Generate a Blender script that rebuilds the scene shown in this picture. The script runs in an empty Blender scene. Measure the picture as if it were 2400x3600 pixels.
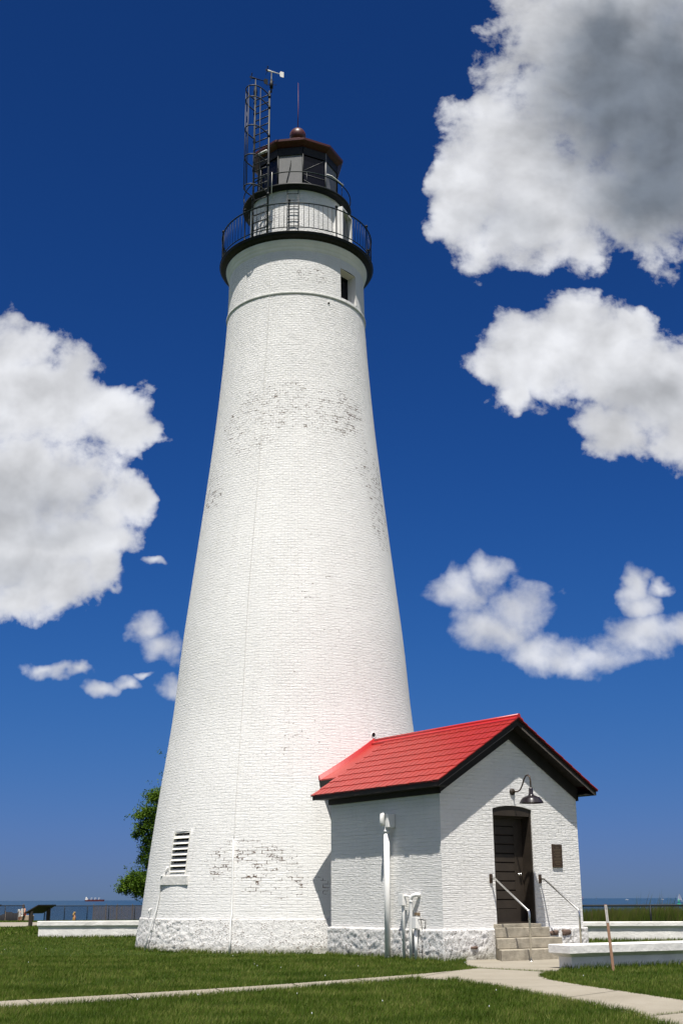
import bpy, bmesh, math, random
import numpy as np
from mathutils import Vector, Matrix, noise
R=math.radians; PI=math.pi
random.seed(7); rng=np.random.default_rng(11)
SC=bpy.context.scene; COL=SC.collection

# ------------------------------------------------------------------ camera
cam=bpy.data.cameras.new('camera'); co=bpy.data.objects.new('camera',cam); COL.objects.link(co)
PITCH=.3118; ROLL=.0043
fw=Vector((0,math.cos(PITCH),math.sin(PITCH))); up=Vector((0,-math.sin(PITCH),math.cos(PITCH))); rt=Vector((1,0,0))
c_,s_=math.cos(ROLL),math.sin(ROLL)
rt2=rt*c_-up*s_; up2=rt*s_+up*c_
co.matrix_world=Matrix(((rt2.x,up2.x,-fw.x,0),(rt2.y,up2.y,-fw.y,0),(rt2.z,up2.z,-fw.z,1.21),(0,0,0,1)))
cam.sensor_fit='VERTICAL'; cam.sensor_height=36; cam.sensor_width=24; cam.lens=42.25
cam.clip_start=.1; cam.clip_end=200000
SC.camera=co
SC.view_settings.view_transform='Standard'; SC.view_settings.look='None'
SC.view_settings.exposure=0.49; SC.view_settings.gamma=1
SC.render.resolution_x=682; SC.render.resolution_y=1024

# ------------------------------------------------------------------ sun and sky
SUN=Vector((-.023,-.401,1)).normalized()
sl=bpy.data.lights.new('sun','SUN'); sl.energy=4.9; sl.angle=R(.53); sl.color=(1,.955,.885)
so=bpy.data.objects.new('sun',sl); COL.objects.link(so); so.location=(0,-20,60)
so.rotation_mode='QUATERNION'; so.rotation_quaternion=SUN.to_track_quat('Z','Y')

W=bpy.data.worlds.new('World'); SC.world=W; W.use_nodes=True
nt=W.node_tree; nt.nodes.clear()
class G:
    """tiny node-graph helper"""
    def __init__(s,tree): s.t=tree
    def n(s,kind,ins=None,**kw):
        nd=s.t.nodes.new(kind)
        for k,v in kw.items(): setattr(nd,k,v)
        for k,v in (ins or {}).items():
            sock=nd.inputs[k]
            if isinstance(v,bpy.types.NodeSocket): s.t.links.new(v,sock)
            else: sock.default_value=v
        return nd
    def m(s,op,a,b=None,c=None,clamp=False):
        ins={0:a}
        if b is not None: ins[1]=b
        if c is not None: ins[2]=c
        return s.n('ShaderNodeMath',ins,operation=op,use_clamp=clamp).outputs[0]
    def v(s,op,a,b=None):
        ins={0:a}
        if b is not None: ins[1]=b
        nd=s.n('ShaderNodeVectorMath',ins,operation=op)
        return nd.outputs['Value'] if op in('LENGTH','DOT_PRODUCT') else nd.outputs[0]
    def noise(s,vec,scale,detail=4,rough=.5,dist=0,lac=2.):
        return s.n('ShaderNodeTexNoise',{'Vector':vec,'Scale':scale,'Detail':detail,'Roughness':rough,'Distortion':dist,'Lacunarity':lac}).outputs
    def mr(s,val,a,b,c=0.,d=1.,smooth=False):
        return s.n('ShaderNodeMapRange',{0:val,1:a,2:b,3:c,4:d},interpolation_type='SMOOTHSTEP' if smooth else 'LINEAR').outputs[0]
    def mix(s,f,a,b,blend='MIX'):
        nd=s.t.nodes.new('ShaderNodeMix'); nd.data_type='RGBA'; nd.blend_type=blend
        for i,v in ((0,f),(6,a),(7,b)):
            if isinstance(v,bpy.types.NodeSocket): s.t.links.new(v,nd.inputs[i])
            else: nd.inputs[i].default_value=(v if i==0 or len(v)==4 else (*v,1))
        return nd.outputs[2]
g=G(nt)
F=4225.1
def pdir(x,y):
    """direction of a point of the photograph (full-size pixels) in forward-gnomonic sky coordinates"""
    X,Y=(x-1200)/F,(y-1800)/F
    X,Y=c_*X-s_*Y,s_*X+c_*Y
    v=fw+rt*X-up*Y
    return v.x/v.y,v.z/v.y
tc=g.n('ShaderNodeTexCoord').outputs['Generated']
sep=g.n('ShaderNodeSeparateXYZ',{0:tc}).outputs
front=g.m('GREATER_THAN',sep[1],.05)
ysafe=g.m('MAXIMUM',sep[1],.05)
cu=g.m('DIVIDE',sep[0],ysafe); cv=g.m('DIVIDE',sep[2],ysafe)
P=g.n('ShaderNodeCombineXYZ',{0:cu,1:cv,2:0.}).outputs[0]
wn=g.noise(P,9,3,.5)[1]
wn=g.v('SUBTRACT',wn,(.5,.5,.5))
wn2=g.v('SUBTRACT',g.noise(P,34,3,.5)[1],(.5,.5,.5))
PW=g.v('ADD',g.v('ADD',P,g.v('MULTIPLY',wn,(.045,.045,0))),g.v('MULTIPLY',wn2,(.032,.032,0)))
def blobs(lst,src,sm=.18):
    out=None
    for (x,y,rx,ry) in lst:          # view pixels (1568 wide)
        k=1.5306; u0,v0=pdir(x*k,y*k); u1,_=pdir((x+rx)*k,y*k); _,v1=pdir(x*k,(y-ry)*k)
        d=g.v('SUBTRACT',src,(u0,v0,0)); d=g.v('MULTIPLY',d,(1/abs(u1-u0),1/abs(v1-v0),0))
        q=g.m('SUBTRACT',1.,g.v('LENGTH',d))
        out=q if out is None else g.m('SMOOTH_MAX',out,q,sm)
    return out
thick=blobs([(1400,130,290,290),(1600,205,350,345),(1170,380,165,215),(1075,500,85,120),(1250,485,215,125),(1480,455,180,110),(1115,290,85,85),(1225,40,110,110),(1040,420,55,60),
 (1330,728,110,78),(1235,810,145,112),(1165,820,75,70),(1395,825,165,122),(1195,885,42,50),(1495,870,125,140),(1400,970,85,90),(1550,970,110,110),(1470,745,55,42),(1600,860,95,100),
 (0,880,170,160),(110,920,170,130),(260,930,130,75),(335,975,62,58),(70,1090,210,130),(250,1160,70,80),(315,1135,60,66),(0,1250,225,165),(180,1230,140,75),(120,1330,130,85),(60,1355,90,50),(225,1300,60,80)],PW)
thin=blobs([(1050,1350,75,52),(1130,1310,62,42),(1185,1385,90,68),(1120,1440,75,70),(1150,1455,56,36),(1230,1492,80,42),(1335,1502,170,48),(1490,1452,170,48),(1450,1345,34,44),(1470,1385,46,34),(1510,1352,40,18),(1570,1450,60,40),
 (335,1440,42,46),(365,1495,54,46),(395,1592,36,30),(140,1548,56,22),(200,1548,30,18),(228,1592,34,20),(292,1580,36,20),(335,1560,26,10),(370,1285,26,13),(225,1310,60,60)],PW)
fb=g.noise(P,22,10,.60,.15)[0]
fb2=g.noise(P,7,5,.55)[0]
fbc=g.m('SUBTRACT',fb,.5)
def optical(x,k,p=1.35):
    return g.m('SUBTRACT',1.,g.m('EXPONENT',g.m('MULTIPLY',g.m('POWER',g.m('MAXIMUM',x,0.),p),-k)))
fb3=g.noise(P,9,4,.5,.3)[0]
dk=g.m('ADD',g.m('MULTIPLY',thick,1.5),g.m('MULTIPLY',fbc,2.3)); dk=g.m('ADD',dk,g.m('MULTIPLY',g.m('SUBTRACT',fb3,.5),.7))
a1=optical(g.m('ADD',dk,.10),5.0)
dn=g.m('ADD',g.m('MULTIPLY',thin,1.15),g.m('MULTIPLY',fbc,2.5)); a2=g.m('MULTIPLY',optical(g.m('ADD',dn,.14),1.55,1.4),.93)
# unseen sky outside the forward view: broken cloud added as neutral white fill light
near=g.m('MULTIPLY',g.m('MULTIPLY',front,g.m('LESS_THAN',cv,1.25)),g.m('LESS_THAN',g.m('ABSOLUTE',cu),.55))
oth=g.m('SUBTRACT',1.,near)
fo=g.noise(tc,3.2,6,.6,.2)[0]
a3=g.m('MULTIPLY',g.m('MULTIPLY',g.mr(fo,.46,.60,0,1,True),oth),g.mr(sep[2],.03,.2))
alpha=g.m('MAXIMUM',g.m('MULTIPLY',g.m('MAXIMUM',a1,a2),near),a3)
greyA=blobs([(1420,220,190,210),(1530,330,150,150),(1400,90,120,100),(1560,200,120,250),(1500,440,140,110)],PW,.4)
greyB=blobs([(40,1150,200,80),(110,1215,140,40),(1490,890,110,60),(1180,520,120,50),(20,1300,120,50)],PW,.4)
lowf=g.m('MULTIPLY',g.m('SUBTRACT',fb2,.5),.5)
gA=g.mr(g.m('ADD',greyA,lowf),-.75,.75,0,1,True)
gB=g.m('MULTIPLY',g.mr(g.m('ADD',greyB,lowf),-.5,.8,0,1,True),.30)
gsh=g.m('MAXIMUM',gA,gB)
# relief: compare the field with itself a little towards the sun (up and to the left)
fbl=g.noise(P,17,4,.5,.15)[0]; fbu=g.noise(g.v('ADD',P,(-.008,.017,0)),17,4,.5,.15)[0]
rel=g.mr(g.m('SUBTRACT',fbl,fbu),-.16,.16,-.17,.13)
lum=g.m('ADD',1.,rel)
lum=g.m('MULTIPLY',lum,g.m('MULTIPLY',g.mr(fb3,.3,.7,.86,1.08),g.mr(dk,.3,1.6,1.05,.95)))
CLW=(4.15,4.22,4.42); CLG=(1.05,1.22,1.48)
ccol=g.mix(gsh,CLW,CLG)
ccol=g.v('MULTIPLY',ccol,g.n('ShaderNodeCombineXYZ',{0:lum,1:lum,2:lum}).outputs[0])
ccol=g.mix(g.m('MULTIPLY',oth,.999),ccol,(5.2,5.1,4.9))
sky=g.n('ShaderNodeTexSky',sky_type='NISHITA',sun_disc=False,sun_elevation=math.asin(SUN.z),sun_rotation=PI,altitude=200,air_density=1.0,dust_density=.25,ozone_density=4.0).outputs[0]
skyc=g.n('ShaderNodeHueSaturation',{'Hue':.5,'Saturation':1.22,'Value':1.,'Fac':1.,'Color':sky}).outputs[0]
skyc=g.v('MULTIPLY',skyc,(.62,.62,.75))
# deep polarised blue: the photograph's contrasty response of a clear sky seen away from the sun
K0=.13*1.366; K1=.13*1.434
sp=g.n('ShaderNodeSeparateXYZ',{0:g.v('MULTIPLY',skyc,(K0,K0,K0))}).outputs
def resp(x,p,a,k):
    t=g.m('POWER',g.m('MAXIMUM',x,0.),p); return g.m('DIVIDE',g.m('MULTIPLY',t,a/K1),g.m('ADD',1.,g.m('MULTIPLY',t,k)))
r_=resp(sp[0],1.15,.28,.8); g_=resp(sp[1],1.62,1.38,5.2); b_=resp(sp[2],2.25,2.2,3.5)
skyc=g.n('ShaderNodeCombineXYZ',{0:r_,1:g_,2:b_}).outputs[0]
fin=g.mix(alpha,skyc,ccol)
bg=g.n('ShaderNodeBackground',{'Color':fin,'Strength':.13})
out=g.n('ShaderNodeOutputWorld'); nt.links.new(bg.outputs[0],out.inputs[0])
try: W.cycles.sampling_method='MANUAL'; W.cycles.sample_map_resolution=512
except Exception: pass

# ------------------------------------------------------------------ materials
def new_mat(name):
    m=bpy.data.materials.new(name); m.use_nodes=True; t=m.node_tree; t.nodes.clear()
    g=G(t); b=g.n('ShaderNodeBsdfPrincipled'); o=g.n('ShaderNodeOutputMaterial'); t.links.new(b.outputs[0],o.inputs[0])
    return m,g,b
def L(g,a,b): g.t.links.new(a,b)
def plain(name,col,rough=.6,metal=0.,var=.12,scale=6.,bump=0.,bscale=40.,spec=.4):
    m,g,b=new_mat(name)
    pos=g.n('ShaderNodeNewGeometry').outputs['Position']
    f=g.noise(pos,scale,5,.6)[0]
    lo=tuple(c*(1-var) for c in col); hi=tuple(min(1,c*(1+var)) for c in col)
    L(g,g.mix(g.mr(f,.3,.7),lo,hi),b.inputs['Base Color'])
    b.inputs['Roughness'].default_value=rough; b.inputs['Metallic'].default_value=metal; b.inputs['Specular IOR Level'].default_value=spec
    if bump: 
        h=g.noise(pos,bscale,5,.6)[0]
        L(g,g.n('ShaderNodeBump',{'Height':h,'Strength':1.,'Distance':bump}).outputs[0],b.inputs['Normal'])
    return m
WHITE=(.80,.79,.765)
def brick_mat(name,roughz=None,chips=None,depth=.012,rowh=.078,bw=.21,jag=.5,var=.03):
    """whitewashed brick; chips = list of (u,v,ru,rv) zones in UV metres where the paint has come off the joints"""
    m,g,b=new_mat(name)
    uv=g.n('ShaderNodeUVMap',uv_map='UVMap').outputs[0]
    d1=g.v('SUBTRACT',g.noise(uv,3.0,3,.6)[1],(.5,.5,.5)); d2=g.v('SUBTRACT',g.noise(uv,22,2,.6)[1],(.5,.5,.5))
    uvd=g.v('ADD',uv,g.v('ADD',g.v('MULTIPLY',d1,(.05,.022,0)),g.v('MULTIPLY',d2,(.028,.013*jag*2,0))))
    br=g.n('ShaderNodeTexBrick',{'Vector':uvd,'Color1':(0,0,0,1),'Color2':(1,1,1,1),'Mortar':(.5,.5,.5,1),'Scale':1.,'Mortar Size':.0085,'Mortar Smooth':.75,'Bias':0.,'Brick Width':bw,'Row Height':rowh},offset=.5,squash=1.)
    mort=br.outputs['Fac']; tone=g.n('ShaderNodeSeparateColor',{0:br.outputs['Color']}).outputs[0]
    big=g.noise(uv,.9,5,.6)[0]; fine=g.noise(uv,70,5,.65)[0]; mid=g.noise(g.v('MULTIPLY',uv,(.42,2.9,1)),14,5,.62)[0]
    geo=g.n('ShaderNodeNewGeometry'); 
    vz=g.n('ShaderNodeSeparateXYZ',{0:uv}).outputs[1]
    h=g.m('MULTIPLY',g.m('SUBTRACT',1.,mort),1.)
    h=g.m('MULTIPLY',h,.5); h=g.m('ADD',h,g.m('MULTIPLY',mid,1.7)); h=g.m('ADD',h,g.m('MULTIPLY',fine,.4)); h=g.m('ADD',h,g.m('MULTIPLY',tone,.5))
    if roughz:
        z0,z1,k=roughz
        amp=g.mr(vz,z0,z1,1.,k,True); h=g.m('MULTIPLY',h,amp)
    L(g,g.n('ShaderNodeBump',{'Height':h,'Strength':1.,'Distance':depth}).outputs[0],b.inputs['Normal'])
    base=g.mix(g.mr(big,.32,.68),tuple(c*.93 for c in WHITE),WHITE)
    base=g.mix(g.m('MULTIPLY',tone,.35),base,tuple(c*(1-3*var) for c in WHITE))
    # faint grime streaks and grey joints
    streak=g.noise(g.v('MULTIPLY',uv,(2.6,.22,1)),1.6,6,.65)[0]
    base=g.mix(g.m('MULTIPLY',g.mr(streak,.52,.78),.22),base,(.55,.53,.49))
    jn=g.noise(uv,5,4,.6)[0]
    base=g.mix(g.m('MULTIPLY',g.m('MULTIPLY',mort,g.mr(jn,.42,.66)),.12),base,(.42,.40,.37))
    if chips:
        z=None
        for (u,v,ru,rv) in chips:
            q=g.v('LENGTH',g.v('MULTIPLY',g.v('SUBTRACT',uv,(u,v,0)),(1/ru,1/rv,0)))
            q=g.m('SUBTRACT',1.,q); q=g.m('MULTIPLY',q,.36) if ru>5 else q; z=q if z is None else g.m('MAXIMUM',z,q)
        z=g.m('MULTIPLY',g.mr(z,0,.5,0,1,True),g.mr(g.noise(uv,.55,3,.5)[0],.35,.6,.80,1.))
        cn=g.noise(g.v('MULTIPLY',uv,(.8,1.6,1)),4.2,6,.72)[0]
        th=g.mr(z,0,1,.80,.468)                 # threshold falls inside the zones
        patch=g.mr(g.m('SUBTRACT',cn,th),0,.04)
        sel=g.mr(g.m('ADD',tone,g.m('MULTIPLY',g.noise(uv,13,3,.6)[0],.9)),.80,.92)
        c1=g.m('MULTIPLY',g.m('MULTIPLY',patch,g.mr(mort,.03,.2)),sel)
        p2=g.m('MULTIPLY',g.mr(g.m('SUBTRACT',cn,g.m('ADD',th,.06)),0,.02),g.mr(tone,.70,.76))
        p2=g.m('MULTIPLY',p2,g.mr(g.noise(uv,18,4,.6)[0],.47,.53))
        ck=g.m('MAXIMUM',c1,p2)
        ccol=g.mix(g.noise(uv,9,3,.5)[0],(.02,.016,.013),(.16,.09,.055))
        base=g.mix(ck,base,ccol)
    L(g,base,b.inputs['Base Color']); b.inputs['Roughness'].default_value=.78; b.inputs['Specular IOR Level'].default_value=.22
    return m
U0=3.3   # metres per radian in the tower's UV
ux=lambda deg: R(deg)*U0
M={}
M['tower']=brick_mat('painted_tower_brick',(10.5,16.5,2.0),[(ux(-88),14.6,4.2,1.15),(ux(-120),14.0,2.2,1.3),(ux(-60),14.5,2.6,1.2),(ux(-30),12.9,1.5,1.5),(ux(-150),12.4,1.2,1.2),(ux(-75),18.9,1.2,.45),(ux(-104),2.1,1.9,.75),(ux(-88),1.5,1.6,.45),(ux(-24),11.6,1.1,1.8),(ux(-80),9.,6.,9.),(ux(-90),5.,7.,5.)],.009)
M['room']=brick_mat('painted_watch_room_brick',None,[(ux(-105),21.4,1.5,.5)],.014)
M['brick']=brick_mat('painted_annex_brick',None,None,.0145,.0815,.215,.8,.02)
def stone_mat():
    m,g,b=new_mat('whitewashed_rubble')
    pos=g.n('ShaderNodeNewGeometry').outputs['Position']
    f=g.noise(pos,9,7,.7)[0]; f2=g.noise(pos,34,6,.7)[0]; f3=g.noise(pos,2.1,4,.6)[0]
    h=g.m('ADD',g.m('MULTIPLY',f,1.),g.m('MULTIPLY',f2,.8))
    L(g,g.n('ShaderNodeBump',{'Height':h,'Strength':1.,'Distance':.03}).outputs[0],b.inputs['Normal'])
    k=g.m('MULTIPLY',g.mr(f2,.53,.60),g.mr(g.m('ADD',f,g.m('MULTIPLY',f3,.5)),.70,.80))
    base=g.mix(g.mr(f3,.3,.7),(.74,.725,.70),WHITE)
    zz=g.n('ShaderNodeSeparateXYZ',{0:pos}).outputs[2]
    splash=g.m('MULTIPLY',g.mr(g.m('ADD',zz,g.m('MULTIPLY',f,-.35)),-.10,.06,.55,0.),1.)
    base=g.mix(splash,base,(.20,.19,.12))
    L(g,g.mix(k,base,(.13,.085,.06)),b.inputs['Base Color']); b.inputs['Roughness'].default_value=.85; b.inputs['Specular IOR Level'].default_value=.2
    return m
M['stone']=stone_mat()
M['white']=plain('white_painted_masonry',(.77,.755,.72),.75,0,.07,3.,.006,30,.25)
M['wallwhite']=plain('white_painted_concrete',(.76,.74,.70),.8,0,.12,2.2,.012,14,.2)
M['pipe']=plain('white_painted_pipe',(.80,.79,.76),.45,0,.04,4.,.001,20,.4)
M['black']=plain('black_painted_iron',(.007,.009,.0095),.5,.0,.3,8.,.002,30,.22)
M['green']=plain('dark_green_painted_iron',(.006,.018,.017),.45,.0,.3,8.,0,30,.25)
M['steel']=plain('galvanised_steel_tube',(.030,.034,.035),.5,.0,.25,10.)
M['brown']=plain('dark_brown_painted_wood',(.032,.024,.017),.6,0,.18,5.,.003,25,.35)
M['soffit']=plain('dark_brown_soffit_board',(.016,.013,.011),.65,0,.2,5.,.002,25,.3)
M['trim']=plain('sunlit_tone_brown_trim',(.10,.085,.072),.6,0,.2,9.)  # brown trim lightened in the base colour to look sunlit
M['red']=plain('red_metal_shingle',(.315,.019,.012),.38,0,.10,2.2,.0015,60,.3)
M['redcap']=plain('red_metal_ridge',(.40,.012,.012),.36,0,.08,3.,.001,60,.5)
M['maroon']=plain('maroon_painted_metal',(.060,.009,.007),.42,.0,.25,5.,.002,30,.5)
M['rod']=plain('red_antenna',(.14,.03,.025),.5)
M['chrome']=plain('brushed_stainless',(.62,.61,.58),.25,1.,.06,20.)
M['bronze']=plain('bronze_plaque',(.075,.048,.032),.42,.5,.2,12.)
M['bronze_hi']=plain('polished_bronze_lettering',(.26,.19,.12),.4,.6,.1,12.)
M['grey']=plain('grey_painted_panel',(.155,.155,.153),.5,0,.08,5.)
M['louvre']=plain('cream_louvre_slat',(.74,.72,.66),.6,0,.06,5.)
M['step']=plain('weathered_concrete_step',(.34,.305,.24),.85,0,.30,5.,.014,35,.2)
M['conc']=None
M['wood']=plain('raw_wood_stake',(.33,.19,.12),.8,0,.15,14.)
M['paper']=plain('printed_white_sticker',(.62,.60,.56),.6,0,.05,5.)
M['ink']=plain('dark_print',(.05,.05,.055),.6)
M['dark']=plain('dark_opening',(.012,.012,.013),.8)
M['skin']=plain('suntanned_skin',(.48,.24,.15),.6)
M['orange']=plain('yellow_orange_top',(.62,.33,.05),.8)
M['shorts']=plain('white_shorts',(.75,.75,.75),.8)
M['blond']=plain('blond_hair',(.42,.28,.10),.7)
M['redcloth']=plain('orange_red_swimwear',(.5,.09,.04),.8)
M['sand']=plain('sandstone_block',(.35,.27,.19),.9,0,.2,4.,.01,20)
M['fabric']=plain('black_barrier_fabric',(.010,.010,.012),.9)
M['slat']=plain('weathered_fence_slat',(.16,.13,.11),.85,0,.3,8.)
M['bark']=plain('tree_bark',(.09,.07,.05),.9,0,.3,5.,.03,12)
M['hull']=plain('dark_red_hull_paint',(.10,.02,.02),.6)
M['shipwhite']=plain('white_ship_paint',(.78,.76,.70),.5)
M['sail']=plain('dark_sailcloth',(.10,.12,.16),.7)
M['sailpale']=plain('pale_sailcloth',(.30,.33,.40),.7)
M['buoy']=plain('green_buoy_paint',(.02,.33,.17),.5)
def concrete():
    m,g,b=new_mat('sidewalk_concrete')
    pos=g.n('ShaderNodeNewGeometry').outputs['Position']
    f=g.noise(pos,.8,6,.62)[0]; f2=g.noise(pos,90,4,.6)[0]; f3=g.noise(pos,6,5,.6)[0]
    c=g.mix(g.mr(f,.3,.7),(.25,.225,.175),(.315,.285,.23)); c=g.mix(g.m('MULTIPLY',g.mr(f3,.52,.7),.35),c,(.22,.185,.135)); c=g.mix(g.m('MULTIPLY',g.mr(f2,.45,.7),.25),c,(.19,.16,.115))
    L(g,c,b.inputs['Base Color']); b.inputs['Roughness'].default_value=.85; b.inputs['Specular IOR Level'].default_value=.2
    L(g,g.n('ShaderNodeBump',{'Height':g.m('ADD',f2,f3),'Strength':1.,'Distance':.004}).outputs[0],b.inputs['Normal'])
    return m
M['conc']=concrete()
def ground_mat():
    m,g,b=new_mat('turf_ground')
    pos=g.n('ShaderNodeNewGeometry').outputs['Position']
    f=g.noise(pos,1.3,7,.65)[0]; f2=g.noise(pos,40,5,.7)[0]
    z=g.n('ShaderNodeSeparateXYZ',{0:pos}).outputs[2]
    c=g.mix(g.mr(f,.3,.7),(.018,.036,.003),(.045,.072,.006)); c=g.mix(g.mr(f2,.4,.7),c,(.06,.09,.012))
    c=g.mix(g.mr(z,-1.2,-.7),(.20,.165,.11),c)
    L(g,c,b.inputs['Base Color']); b.inputs['Roughness'].default_value=.95; b.inputs['Specular IOR Level'].default_value=.1
    L(g,g.n('ShaderNodeBump',{'Height':f2,'Strength':1.,'Distance':.05}).outputs[0],b.inputs['Normal'])
    return m
M['ground']=ground_mat()
def blade_mat(name,c1,c2,c3,tr=.25):
    m,g,b=new_mat(name)
    pos=g.n('ShaderNodeNewGeometry').outputs['Position']
    a=g.n('ShaderNodeAttribute',attribute_name='rnd').outputs['Fac']
    f=g.noise(pos,.9,5,.6)[0]; f2=g.noise(pos,5,3,.6)[0]
    c=g.mix(g.mr(g.m('ADD',f,g.m('MULTIPLY',f2,.5)),.60,.90),c1,c2)
    k=g.m('ADD',g.m('MULTIPLY',a,.6),g.m('MULTIPLY',f,1.1))
    c=g.mix(g.m('MULTIPLY',g.mr(k,.84,1.15),.85),c,c3)
    L(g,c,b.inputs['Base Color']); b.inputs['Roughness'].default_value=.6; b.inputs['Specular IOR Level'].default_value=.12
    if tr:
        t=g.n('ShaderNodeBsdfTranslucent',{'Color':c}); mx=g.n('ShaderNodeMixShader',{0:tr,1:b.outputs[0],2:t.outputs[0]})
        o=[n for n in g.t.nodes if n.type=='OUTPUT_MATERIAL'][0]; g.t.links.new(mx.outputs[0],o.inputs[0])
    return m
M['grass']=blade_mat('lawn_blades',(.036,.070,.004),(.074,.128,.009),(.19,.195,.055))
M['dune']=blade_mat('beach_grass_blades',(.06,.095,.008),(.11,.14,.014),(.13,.09,.05))
M['leaf']=blade_mat('feathery_leaves',(.032,.074,.005),(.085,.155,.012),(.13,.20,.02),.3)
def water_mat():
    m,g,b=new_mat('lake_water')
    pos=g.n('ShaderNodeNewGeometry').outputs['Position']
    s=g.v('MULTIPLY',pos,(.25,1.,1.))
    f=g.noise(s,.35,6,.6)[0]; f2=g.noise(g.v('MULTIPLY',pos,(.0006,.005,1.)),1.,4,.6)[0]
    c=g.mix(g.mr(f2,.35,.65),(.006,.032,.080),(.010,.046,.10)); c=g.mix(g.mr(f,.5,.7),c,(.015,.055,.105))
    L(g,c,b.inputs['Base Color']); b.inputs['Roughness'].default_value=.45; b.inputs['Specular IOR Level'].default_value=.18
    L(g,g.n('ShaderNodeBump',{'Height':f,'Strength':1.,'Distance':.5}).outputs[0],b.inputs['Normal'])
    return m
M['water']=water_mat()
def glass_mat():
    m,g,b=new_mat('dark_lantern_glass')
    b.inputs['Base Color'].default_value=(.006,.006,.009,1); b.inputs['Roughness'].default_value=.12; b.inputs['Specular IOR Level'].default_value=.2
    return m
M['glass']=glass_mat()

# ------------------------------------------------------------------ mesh helpers
class MB:
    def __init__(s): s.v=[]; s.f=[]; s.uv=[]; s.mi=[]; s.sm=[]
    def face(s,pts,uv=None,mi=0,smooth=False):
        i=len(s.v); s.v.extend([tuple(p) for p in pts]); s.f.append(list(range(i,i+len(pts)))); s.uv.append(uv); s.mi.append(mi); s.sm.append(smooth); return s
    def grid(s,rows,uvs=None,mi=0,smooth=True,close=False,skip=None):
        n=len(rows[0]); i0=len(s.v)
        for r in rows: s.v.extend([tuple(p) for p in r])
        for a in range(len(rows)-1):
            for b in range(n if close else n-1):
                if skip and skip(a,b): continue
                b2=(b+1)%n
                s.f.append([i0+a*n+b,i0+a*n+b2,i0+(a+1)*n+b2,i0+(a+1)*n+b])
                s.uv.append([uvs[a][b],uvs[a][b2],uvs[a+1][b2],uvs[a+1][b]] if uvs else None); s.mi.append(mi); s.sm.append(smooth)
        return s
    def box(s,a,b,M_=None,mi=0):
        x0,y0,z0=a; x1,y1,z1=b
        p=[Vector(q) for q in ((x0,y0,z0),(x1,y0,z0),(x1,y1,z0),(x0,y1,z0),(x0,y0,z1),(x1,y0,z1),(x1,y1,z1),(x0,y1,z1))]
        if M_ is not None: p=[M_@q for q in p]
        i=len(s.v); s.v.extend([tuple(q) for q in p])
        for q in ((0,3,2,1),(4,5,6,7),(0,1,5,4),(1,2,6,5),(2,3,7,6),(3,0,4,7)): s.f.append([i+k for k in q]); s.uv.append(None); s.mi.append(mi); s.sm.append(False)
        return s
    def hexa(s,p,mi=0):
        """8 corners: bottom ring of four, top ring of four"""
        i=len(s.v); s.v.extend([tuple(q) for q in p])
        for q in ((0,3,2,1),(4,5,6,7),(0,1,5,4),(1,2,6,5),(2,3,7,6),(3,0,4,7)): s.f.append([i+k for k in q]); s.uv.append(None); s.mi.append(mi); s.sm.append(False)
        return s
    def tube(s,pts,r,n=8,cap=True,closed=False):
        pts=[Vector(p) for p in pts]; rs=r if isinstance(r,(list,tuple)) else [r]*len(pts)
        m=len(pts); rows=[]
        ref=Vector((0,0,1))
        for i,p in enumerate(pts):
            if closed: t=pts[(i+1)%m]-pts[i-1]
            else: t=pts[min(i+1,m-1)]-pts[max(i-1,0)]
            t.normalize()
            a=t.cross(ref if abs(t.z)<.95 else Vector((1,0,0))).normalized() if i==0 or True else a
            b=t.cross(a).normalized()
            rows.append([p+a*math.cos(2*PI*k/n)*rs[i]+b*math.sin(2*PI*k/n)*rs[i] for k in range(n)])
        # keep neighbouring rings aligned
        for i in range(1,m):
            best=min(range(n),key=lambda k:(rows[i][k]-rows[i-1][0]-(pts[i]-pts[i-1])).length)
            rows[i]=rows[i][best:]+rows[i][:best]
            if (rows[i][1]-rows[i-1][1]-(pts[i]-pts[i-1])).length>(rows[i][-1]-rows[i-1][1]-(pts[i]-pts[i-1])).length:
                rows[i]=[rows[i][0]]+rows[i][:0:-1]
        if closed: rows.append(rows[0])
        s.grid(rows,close=True)
        if cap and not closed:
            s.face(rows[0][::-1]); s.face(rows[-1])
        return s
    def lathe(s,prof,n=48,c=(0,0,0),a0=0,a1=2*PI,smooth=True,rot=0,uvr=None):
        full=abs(a1-a0-2*PI)<1e-6
        k=n if full else n+1
        rows=[[(c[0]+r*math.cos(rot+a0+(a1-a0)*i/n),c[1]+r*math.sin(rot+a0+(a1-a0)*i/n),c[2]+z) for i in range(k)] for r,z in prof]
        s.grid(rows,close=full,smooth=smooth)
        return s
    def build(s,name,mats,parent=None,loc=None,bevel=0):
        me=bpy.data.meshes.new(name); me.from_pydata(s.v,[],s.f)
        if any(u is not None for u in s.uv):
            l=me.uv_layers.new(name='UVMap'); k=0
            for u,f in zip(s.uv,s.f):
                for j in range(len(f)):
                    l.data[k].uv=u[j] if u is not None else (0,0)
                    k+=1
        if not isinstance(mats,(list,tuple)): mats=[mats]
        for m in mats: me.materials.append(m)
        me.polygons.foreach_set('material_index',s.mi); me.polygons.foreach_set('use_smooth',s.sm)
        bm=bmesh.new(); bm.from_mesh(me); bmesh.ops.remove_doubles(bm,verts=bm.verts,dist=1e-5); bmesh.ops.recalc_face_normals(bm,faces=bm.faces); bm.to_mesh(me); bm.free()
        me.update()
        o=bpy.data.objects.new(name,me); COL.objects.link(o)
        if parent is not None: o.parent=parent
        if loc is not None: o.location=loc
        if bevel:
            b=o.modifiers.new('bevel','BEVEL'); b.width=bevel; b.segments=2; b.limit_method='ANGLE'; b.angle_limit=R(50)
        return o
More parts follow.
